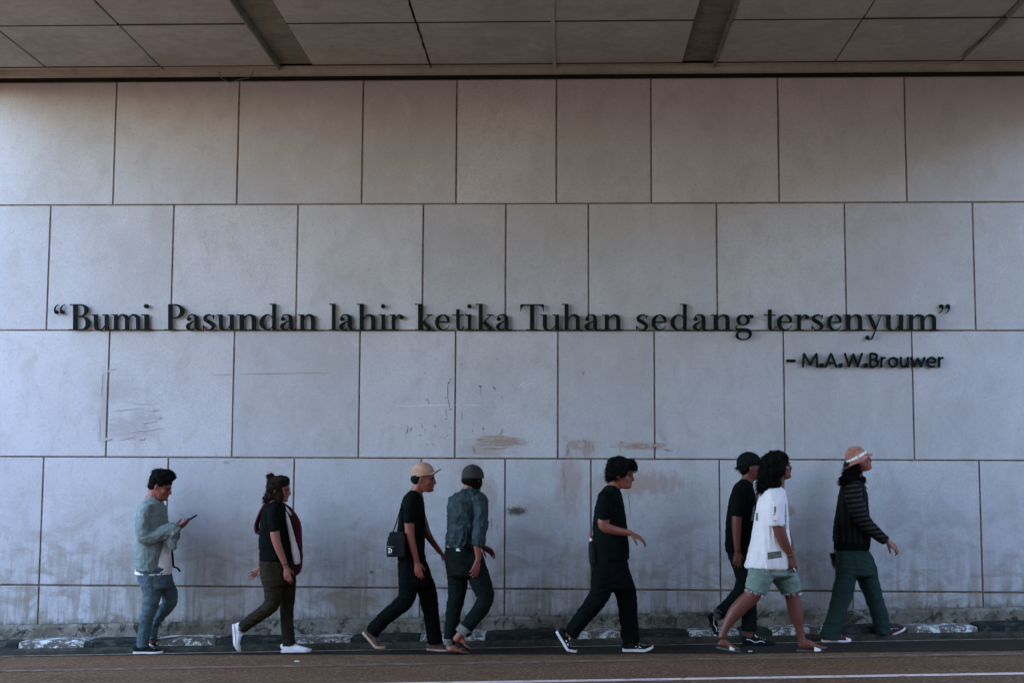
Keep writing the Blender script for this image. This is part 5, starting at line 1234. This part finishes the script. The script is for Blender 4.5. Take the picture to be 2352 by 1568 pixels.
SER = {
 'i': (62, [('R', 18, 42, 0, 100), ('R', 0, 42, 94, 100), ('R', 0, 62, 0, 6), ('C', 29, 152, 14)]),
 'l': (62, [('R', 18, 42, 0, 168), ('R', 0, 42, 162, 168), ('R', 0, 62, 0, 6)]),
 'u': (124, [('R', 14, 38, 26, 100), ('R', 0, 38, 94, 100), ('S', [(26, 34, 24), (30, 12, 21), (47, 1, 9), (68, 6, 6), (86, 30, 5)]), ('R', 84, 108, 0, 100), ('R', 68, 108, 94, 100), ('R', 84, 124, 0, 5)]),
 'n': (122, [('R', 16, 40, 0, 100), ('R', 0, 40, 94, 100), ('R', 0, 56, 0, 6), ('S', [(38, 66, 5), (52, 90, 7), (72, 97, 12), (90, 84, 22), (94, 58, 24)]), ('R', 82, 106, 0, 62), ('R', 66, 122, 0, 6)]),
 'm': (200, [('R', 16, 40, 0, 100), ('R', 0, 40, 94, 100), ('R', 0, 56, 0, 6), ('S', [(38, 66, 5), (52, 90, 7), (72, 97, 12), (96, 84, 22), (100, 58, 24)]), ('R', 88, 112, 0, 62), ('R', 72, 128, 0, 6),
             ('S', [(110, 66, 5), (124, 90, 7), (144, 97, 12), (168, 84, 22), (172, 58, 24)]), ('R', 160, 184, 0, 62), ('R', 144, 200, 0, 6)]),
 'h': (122, [('R', 16, 40, 0, 168), ('R', 0, 40, 162, 168), ('R', 0, 56, 0, 6), ('S', [(38, 66, 5), (52, 90, 7), (72, 97, 12), (90, 84, 22), (94, 58, 24)]), ('R', 82, 106, 0, 62), ('R', 66, 122, 0, 6)]),
 'r': (93, [('R', 16, 40, 0, 100), ('R', 0, 40, 94, 100), ('R', 0, 58, 0, 6), ('S', [(38, 62, 5), (50, 87, 6), (66, 97, 9), (82, 90, 12)]), ('C', 80, 82, 13)]),
 'a': (102, [('C', 19, 71, 13), ('S', [(10, 74, 6), (22, 94, 6), (44, 99, 8), (63, 86, 20), (67, 60, 24), (67, 22, 24), (74, 5, 14), (90, 3, 6), (102, 11, 4)]), ('S', [(60, 60, 5), (38, 49, 8), (17, 34, 20), (13, 18, 23), (24, 5, 14), (42, 4, 6), (60, 20, 5)])]),
 's': (80, [('S', [(72, 100, 3), (70, 84, 8), (68, 68, 2)]), ('S', [(70, 84, 5), (54, 97, 6), (34, 96, 11), (16, 82, 19), (20, 65, 23), (42, 51, 24), (64, 34, 23), (66, 15, 18), (46, 1, 9), (26, 4, 6), (9, 24, 5)]), ('S', [(6, 0, 2), (6, 16, 8), (6, 34, 2)])]),
 'd': (126, [('R', 80, 104, 0, 168), ('R', 64, 104, 162, 168), ('R', 80, 126, 0, 5), ('S', [(84, 78, 5), (64, 96, 6), (42, 95, 11), (20, 74, 23), (13, 50, 26), (20, 25, 23), (42, 4, 11), (62, 4, 6), (84, 24, 5)])]),
 'P': (134, [('R', 26, 54, 0, 165), ('R', 0, 76, 0, 6), ('S', [(54, 162, 6), (80, 160, 10), (104, 146, 20), (116, 120, 29), (104, 94, 20), (80, 80, 8), (54, 78, 5)]), ('R', 26, 70, 159, 165)]),
 'B': (134, [('R', 26, 54, 0, 165), ('R', 4, 74, 159, 165), ('R', 0, 80, 0, 6), ('S', [(54, 162, 6), (84, 160, 9), (105, 146, 21), (111, 125, 27), (103, 104, 18), (82, 90, 8), (54, 87, 5)]), ('S', [(54, 87, 5), (90, 84, 9), (112, 67, 22), (120, 42, 29), (112, 18, 22), (88, 4, 9), (54, 3, 6)])]),
 'T': (150, [('R', 61, 89, 0, 165), ('R', 38, 112, 0, 6), ('R', 0, 150, 159, 165), ('P', [(0, 120), (4, 120), (8, 140), (16, 152), (30, 160), (0, 160)]), ('P', [(150, 120), (150, 160), (120, 160), (134, 152), (142, 140), (146, 120)])]),
 'k': (118, [('R', 20, 44, 0, 168), ('R', 0, 44, 162, 168), ('R', 0, 60, 0, 6), ('S', [(42, 42, 6), (96, 96, 6)]), ('R', 72, 114, 94, 100), ('S', [(56, 52, 22), (98, 2, 26)]), ('R', 68, 118, 0, 6)]),
 'e': (102, [('S', [(90, 53, 15), (84, 76, 20), (67, 94, 11), (48, 98, 6), (23, 79, 22), (14, 50, 26), (21, 22, 22), (46, 2, 9), (70, 5, 6), (88, 20, 5), (94, 32, 5)]), ('R', 16, 97, 50, 56)]),
 't': (80, [('R', 28, 52, 26, 133), ('R', 0, 80, 94, 100), ('S', [(40, 34, 24), (42, 13, 21), (56, 1, 9), (70, 7, 6), (79, 26, 5)])]),
 'g': (116, [('S', [(50, 98, 6), (25, 84, 19), (18, 66, 22), (25, 47, 19), (50, 34, 6), (75, 47, 19), (82, 66, 22), (75, 84, 19), (50, 98, 6)]), ('S', [(74, 86, 6), (86, 95, 8), (98, 94, 10)]), ('C', 104, 87, 12),
             ('S', [(26, 40, 6), (8, 26, 6), (5, 12, 10), (22, 3, 18), (50, 2, 21), (80, -1, 22), (95, -20, 20), (89, -44, 14), (62, -58, 7), (30, -56, 9), (11, -38, 19), (14, -18, 14), (36, -6, 6)])]),
 'y': (124, [('S', [(24, 97, 22), (66, 8, 24)]), ('R', 0, 52, 94, 100), ('S', [(102, 97, 6), (68, 8, 8), (54, -30, 8), (40, -55, 7), (18, -58, 9)]), ('R', 80, 124, 94, 100), ('C', 13, -46, 13)]),
 '“': (73, [('S', [(29, 164, 3), (11, 150, 6), (4, 130, 9), (7, 116, 9)]), ('C', 14, 114, 12), ('S', [(67, 164, 3), (49, 150, 6), (42, 130, 9), (45, 116, 9)]), ('C', 52, 114, 12)]),
 '”': (73, [('C', 18, 153, 13), ('S', [(25, 152, 9), (26, 134, 8), (16, 116, 5), (2, 106, 3)]), ('C', 58, 153, 13), ('S', [(65, 152, 9), (66, 134, 8), (56, 116, 5), (42, 106, 3)])]),
}
W_ = 14
SANS = {
 'M': (112, [('K', [(7, 7, W_), (14, 92, W_)]), ('K', [(16, 90, W_), (56, 20, W_)]), ('K', [(56, 20, W_), (96, 90, W_)]), ('K', [(98, 92, W_), (105, 7, W_)])]),
 'A': (86, [('K', [(7, 7, W_), (43, 93, W_)]), ('K', [(43, 93, W_), (79, 7, W_)]), ('K', [(20, 32, W_), (66, 32, W_)])]),
 'W': (128, [('K', [(7, 93, W_), (35, 8, W_)]), ('K', [(35, 8, W_), (64, 90, W_)]), ('K', [(64, 90, W_), (93, 8, W_)]), ('K', [(93, 8, W_), (121, 93, W_)])]),
 'B': (66, [('K', [(8, 7, W_), (8, 93, W_)]), ('S', [(8, 93, W_), (34, 93, W_), (51, 84, W_), (50, 64, W_), (32, 54, W_), (8, 53, W_)]), ('S', [(8, 53, W_), (36, 52, W_), (56, 42, W_), (57, 22, W_), (38, 8, W_), (8, 7, W_)])]),
 'r': (38, [('K', [(8, 7, W_), (8, 67, W_)]), ('S', [(8, 44, W_), (16, 62, W_), (36, 67, W_)])]),
 'o': (72, [('S', [(36, 67, W_), (14, 57, W_), (8, 37, W_), (14, 16, W_), (36, 7, W_), (58, 16, W_), (64, 37, W_), (58, 57, W_), (36, 67, W_)])]),
 'u': (64, [('S', [(8, 67, W_), (8, 30, W_), (16, 10, W_), (32, 8, W_), (48, 18, W_), (56, 34, W_)]), ('K', [(56, 67, W_), (56, 7, W_)]), ('K', [(8, 67, W_), (8, 60, W_)])]),
 'w': (104, [('K', [(7, 67, W_), (28, 9, W_)]), ('K', [(28, 9, W_), (52, 62, W_)]), ('K', [(52, 62, W_), (76, 9, W_)]), ('K', [(76, 9, W_), (97, 67, W_)])]),
 'e': (68, [('S', [(60, 38, 11), (57, 57, W_), (36, 68, W_), (15, 58, W_), (8, 37, W_), (14, 15, W_), (36, 7, W_), (59, 12, W_)]), ('R', 8, 64, 31, 43)]),
 '.': (36, [('K', [(14, 14, 27), (22, 14, 27)]), ('K', [(14, 18, 26), (22, 18, 26)])]),
 '–': (72, [('K', [(10, 46, 19), (62, 46, 19)])]),
}
def letter(ch, table, x0, x1, base, unit, parent, Yf=-.062, th=.014):
    w, d = table[ch]; g = G(); e = 0
    def pt(x, y): return (x0 + (x1 - x0) * x / w) * .574219, (base - y * unit) * .574219
    sides = G()
    for n_, sh in enumerate(glyph_shapes(d)):
        q = sh[1:] if sh[0] == 'q' else sh; yo = Yf - .00025 * (n_ % 24)
        fr = [aty(*pt(x, y), yo) for x, y in q]; bk = [Vector((p.x, Yf + th, p.z)) for p in fr]; m = len(fr)
        f = [tuple(range(m)), tuple(range(m, 2 * m))[::-1]] + [(i, i + m, (i + 1) % m + m, (i + 1) % m) for i in range(m)]
        g.add(fr + bk, f)
    o = fobj('letter', clean(g), M_letter, parent, False)
    return o
Q = [('“', 215.3, 261.2), ('B', 275.5, 359.2), ('u', 366, 443.2), ('m', 445.6, 568), ('i', 563.3, 609), ('P', 655.8, 740.1), ('a', 742.5, 807), ('s', 809.9, 859.9), ('u', 866, 944), ('n', 946, 1035.7),
     ('d', 1037.4, 1117.3), ('a', 1119, 1185.4), ('n', 1190.5, 1268.7), ('l', 1316.3, 1353.7), ('a', 1355.4, 1421.8), ('h', 1426.9, 1511.9), ('i', 1514.3, 1551.7), ('r', 1556.1, 1613.9),
     ('k', 1659.4, 1733.8), ('e', 1739.3, 1801.9), ('t', 1808, 1855.2), ('i', 1860.5, 1896.8), ('k', 1902, 1977.6), ('a', 1982.9, 2048.3), ('T', 2081.4, 2175.5), ('u', 2161.4, 2248.2), ('h', 2247.2, 2330.2), ('a', 2337, 2403.7), ('n', 2407.7, 2492.6),
     ('s', 2543.2, 2593.8), ('e', 2605.7, 2669.6), ('d', 2682.1, 2761), ('a', 2770.8, 2837.8), ('n', 2843.8, 2930.7), ('g', 2942, 3014.9), ('t', 3054.5, 3105), ('e', 3108.5, 3172), ('r', 3178.9, 3237.4), ('s', 3244.7, 3295.6),
     ('e', 3307.9, 3370.4), ('n', 3374, 3461), ('y', 3461.8, 3538.5), ('u', 3535.9, 3625.2), ('m', 3627, 3755.3), ('”', 3753.5, 3802.3)]
q0 = aty(1150, 730, -.05)
sign = empty('wall_lettering', q0, label='long quotation in raised dark serif letters across the middle of the panelled wall', cat='lettering')
for ch, a, b in Q: letter(ch, SER, a, b, 1319.6 + .9 * (a / 3800), .628, sign)
S_ = [('–', 3144.6, 3183.6), ('M', 3208.5, 3274.7), ('.', 3276.5, 3296.4), ('A', 3299.2, 3350.6), ('.', 3353.5, 3373), ('W', 3376.6, 3452.5), ('.', 3453.6, 3472.7), ('B', 3477.8, 3516), ('r', 3522.2, 3543.9), ('o', 3553, 3594.5), ('u', 3600, 3636.8), ('w', 3641.5, 3703), ('e', 3706.5, 3746.3), ('r', 3752.4, 3776)]
sign2 = empty('wall_lettering', aty(1985, 828, -.05), label='name in smaller raised dark sans-serif letters below the right end of the quotation', cat='lettering')
for ch, a, b in S_: letter(ch, SANS, a, b, 1470, .60, sign2, -.066, .018)

# ------------------------------------------------------------------ small things
def wall_marks(name, segs, mat, lift=-.0340, soft=0):
    g = G()
    for x0, y0, x1, y1, w in segs:
        lift -= .00006
        a = aty(x0, y0, lift); b = aty(x1, y1, lift); d = (b - a); L = d.length; d.normalize(); n = Vector((-d.z, 0, d.x)) * w / 247 / 2; k = 5 if not soft else 14; v = []; f = []
        for i in range(k + 1):
            t = i / k; ww = n * (math.sin(math.pi * (.12 + .82 * t)) ** .6) * (rc.uniform(.7, 1.2) if not soft else rc.uniform(.55, 1.35)); c = a + d * L * t + Vector((rc.uniform(-.002, .002), 0, 0))
            v += [c - ww, c + ww]
        for i in range(k): f.append((2 * i, 2 * i + 2, 2 * i + 3, 2 * i + 1))
        g.add(v, f)
    o = g.build(name, mat, wall); o['kind'] = 'stuff'; return o
M_dirt = simple('dark_dirt', (.055, .045, .038), .9); M_scratch = simple('pale_scratch', (.60, .57, .58), .8); M_drip = simple('rusty_drip', (.15, .11, .09), .9)
def cz(x, y): return (1500 + x / 1.68) * .574219, (1400 + y / 1.68) * .574219
mk = []
for x, y, dx, dy, w in ((488, 222, 18, -8, 3), (502, 203, 14, -10, 2), (698, 238, 20, 10, 3), (790, 246, 22, 14, 2.5), (345, 326, 14, 12, 2), (470, 318, 12, 2, 1.5), (500, 397, 18, 2, 1.5), (470, 462, 14, 1, 1.5), (720, 520, 18, 12, 2.2), (650, 540, 12, 6, 1.5), (225, 520, -16, 45, 1.6),
    (245, 520, -8, 25, 1.5), (210, 508, 10, 10, 1.4), (330, 540, 14, -10, 1.5), (400, 500, 8, 18, 1.5), (435, 585, 12, 2, 1.4), (462, 585, 8, 14, 1.4), (300, 570, 12, 4, 1.6), (345, 632, 12, -2, 1.5), (385, 628, 2, 10, 1.3), (325, 155, 10, 2, 1.4), (575, 100, 12, -5, 1.4), (812, 58, 14, 1, 1.4), (850, 315, 10, 2, 1.3), (600, 312, -8, 2, 1.2), (565, 370, 14, 1, 1.3), (280, 372, 6, 1, 1.3), (512, 520, -4, 8, 1.3), (480, 580, 8, -8, 1.3)):
    a = cz(x, y); b = cz(x + dx, y + dy); mk.append((a[0], a[1], b[0], b[1], w))
wall_marks('dirt_flecks', mk, M_dirt)
mk = []
for x, y, dx, dy, w in ((490, 225, -2, 105, 2.2), (494, 330, 8, 60, 1.6), (711, 240, 1, 58, 1.7), (806, 255, 2, 22, 1.4), (360, 335, -1, 32, 1.4), (477, 395, 0, 48, 1.6), (585, 418, 0, 46, 1.5), (316, 490, 0, 34, 1.6), (1700, 960, 22, 155, 1.4), (1665, 970, -6, 36, 2), (780, 1130, 6, 75, 1.5), (822, 1165, 0, 50, 1.4)):
    a = cz(x, y); b = cz(x + dx, y + dy); mk.append((a[0], a[1], b[0], b[1], w))
mk += [(550, 859, 762, 856, .9), (486, 861, 532, 860, .8)]
wall_marks('drip_marks', mk, M_drip)
wall_marks('pale_scratches', [(915, 932, 1060, 929, 1.6), (1062, 930, 1120, 931, 1.2), (1190, 889, 1206, 876, 1.6), (1200, 890, 1216, 880, 1.2)], M_scratch)
def cs(x, y): return (350 + x / 2.045) * .574219, (1350 + y / 2.045) * .574219
mk = []
for x0, y0, x1, y1, w in ((110, 300, 235, 245, 12), (115, 300, 110, 480, 12), (90, 640, 92, 850, 26), (330, 535, 540, 545, 7), (370, 410, 500, 430, 4), (500, 430, 470, 470, 5), (460, 592, 580, 587, 26), (470, 640, 600, 655, 32), (440, 690, 560, 680, 18), (350, 765, 610, 740, 13),
    (455, 700, 455, 790, 8), (260, 835, 380, 805, 16), (410, 820, 460, 825, 34), (80, 840, 200, 822, 28), (200, 600, 470, 570, 9), (520, 520, 440, 500, 14)):
    a = cs(x0, y0); b = cs(x1, y1); mk.append((a[0], a[1], b[0], b[1], w * .28))
wall_marks('wiped_strokes', mk, simple('wiped_grey_strokes', (.395, .37, .39), .85, 30, .10), soft=1)
mk = []
for x0, y0, x1, y1, w in ((680, 600, 970, 590, 20), (700, 580, 880, 575, 12), (660, 635, 1020, 628, 9), (830, 580, 862, 525, 8), (655, 640, 665, 700, 12), (1315, 615, 1420, 610, 20), (1300, 620, 1290, 715, 24), (1415, 600, 1425, 680, 18), (1455, 610, 1470, 680, 12), (1640, 630, 1670, 615, 18),
    (1640, 620, 1650, 690, 9), (1780, 645, 1960, 635, 26), (1262, 770, 1275, 980, 7), (1940, 665, 2000, 680, 16), (720, 660, 900, 655, 14)):
    a = cz(x0, y0); b = cz(x1, y1); mk.append((a[0], a[1], b[0], b[1], w * .34))
wall_marks('rusty_strokes', mk, simple('wiped_rust_strokes', (.335, .265, .24), .85, 30, .18), soft=1)
g = G(); pts = [(503, 164), (505, 174), (514, 184), (530, 189), (545, 184), (560, 181), (572, 178), (580, 168), (581, 163)]
loft(g, [tuple(aty(x, y, -.22 + .03 * math.sin(i))) + (.0045, .0045) for i, (x, y) in enumerate(pts)], seg=8, sub=4)
o = fobj('cable', mesh_of(g), simple('grey_cable', (.11, .12, .12), .6), tag(empty('tmp_e'), None)); e_ = o.parent; o.parent = None; bpy.data.objects.remove(e_)
tag(o, 'thin grey cable hanging in a loop below the ceiling edge, above the wall', 'cable')
for (px, py, L_, lab) in ((682, 1521, .035, 'small white scrap lying on the brown asphalt in front of the person with half-tied hair'), (1723, 1498, .03, 'small white scrap lying on the dark asphalt behind the person in slides')):
    d = ray(px, py); t = -CAMH / (d.z - .026 * d.x); p = CAM + d * t; g = G()
    loft(g, [(p.x - L_ / 2, p.y, p.z + .012, .005, .006), (p.x, p.y - .004, p.z + .013, .006, .006), (p.x + L_ / 2, p.y + .004, p.z + .011, .005, .006)], seg=8, sub=2)
    o = fobj('litter_scrap', mesh_of(g), M_paper, tag(empty('tmp_e'), None)); e_ = o.parent; o.parent = None; bpy.data.objects.remove(e_); tag(o, lab, 'litter')
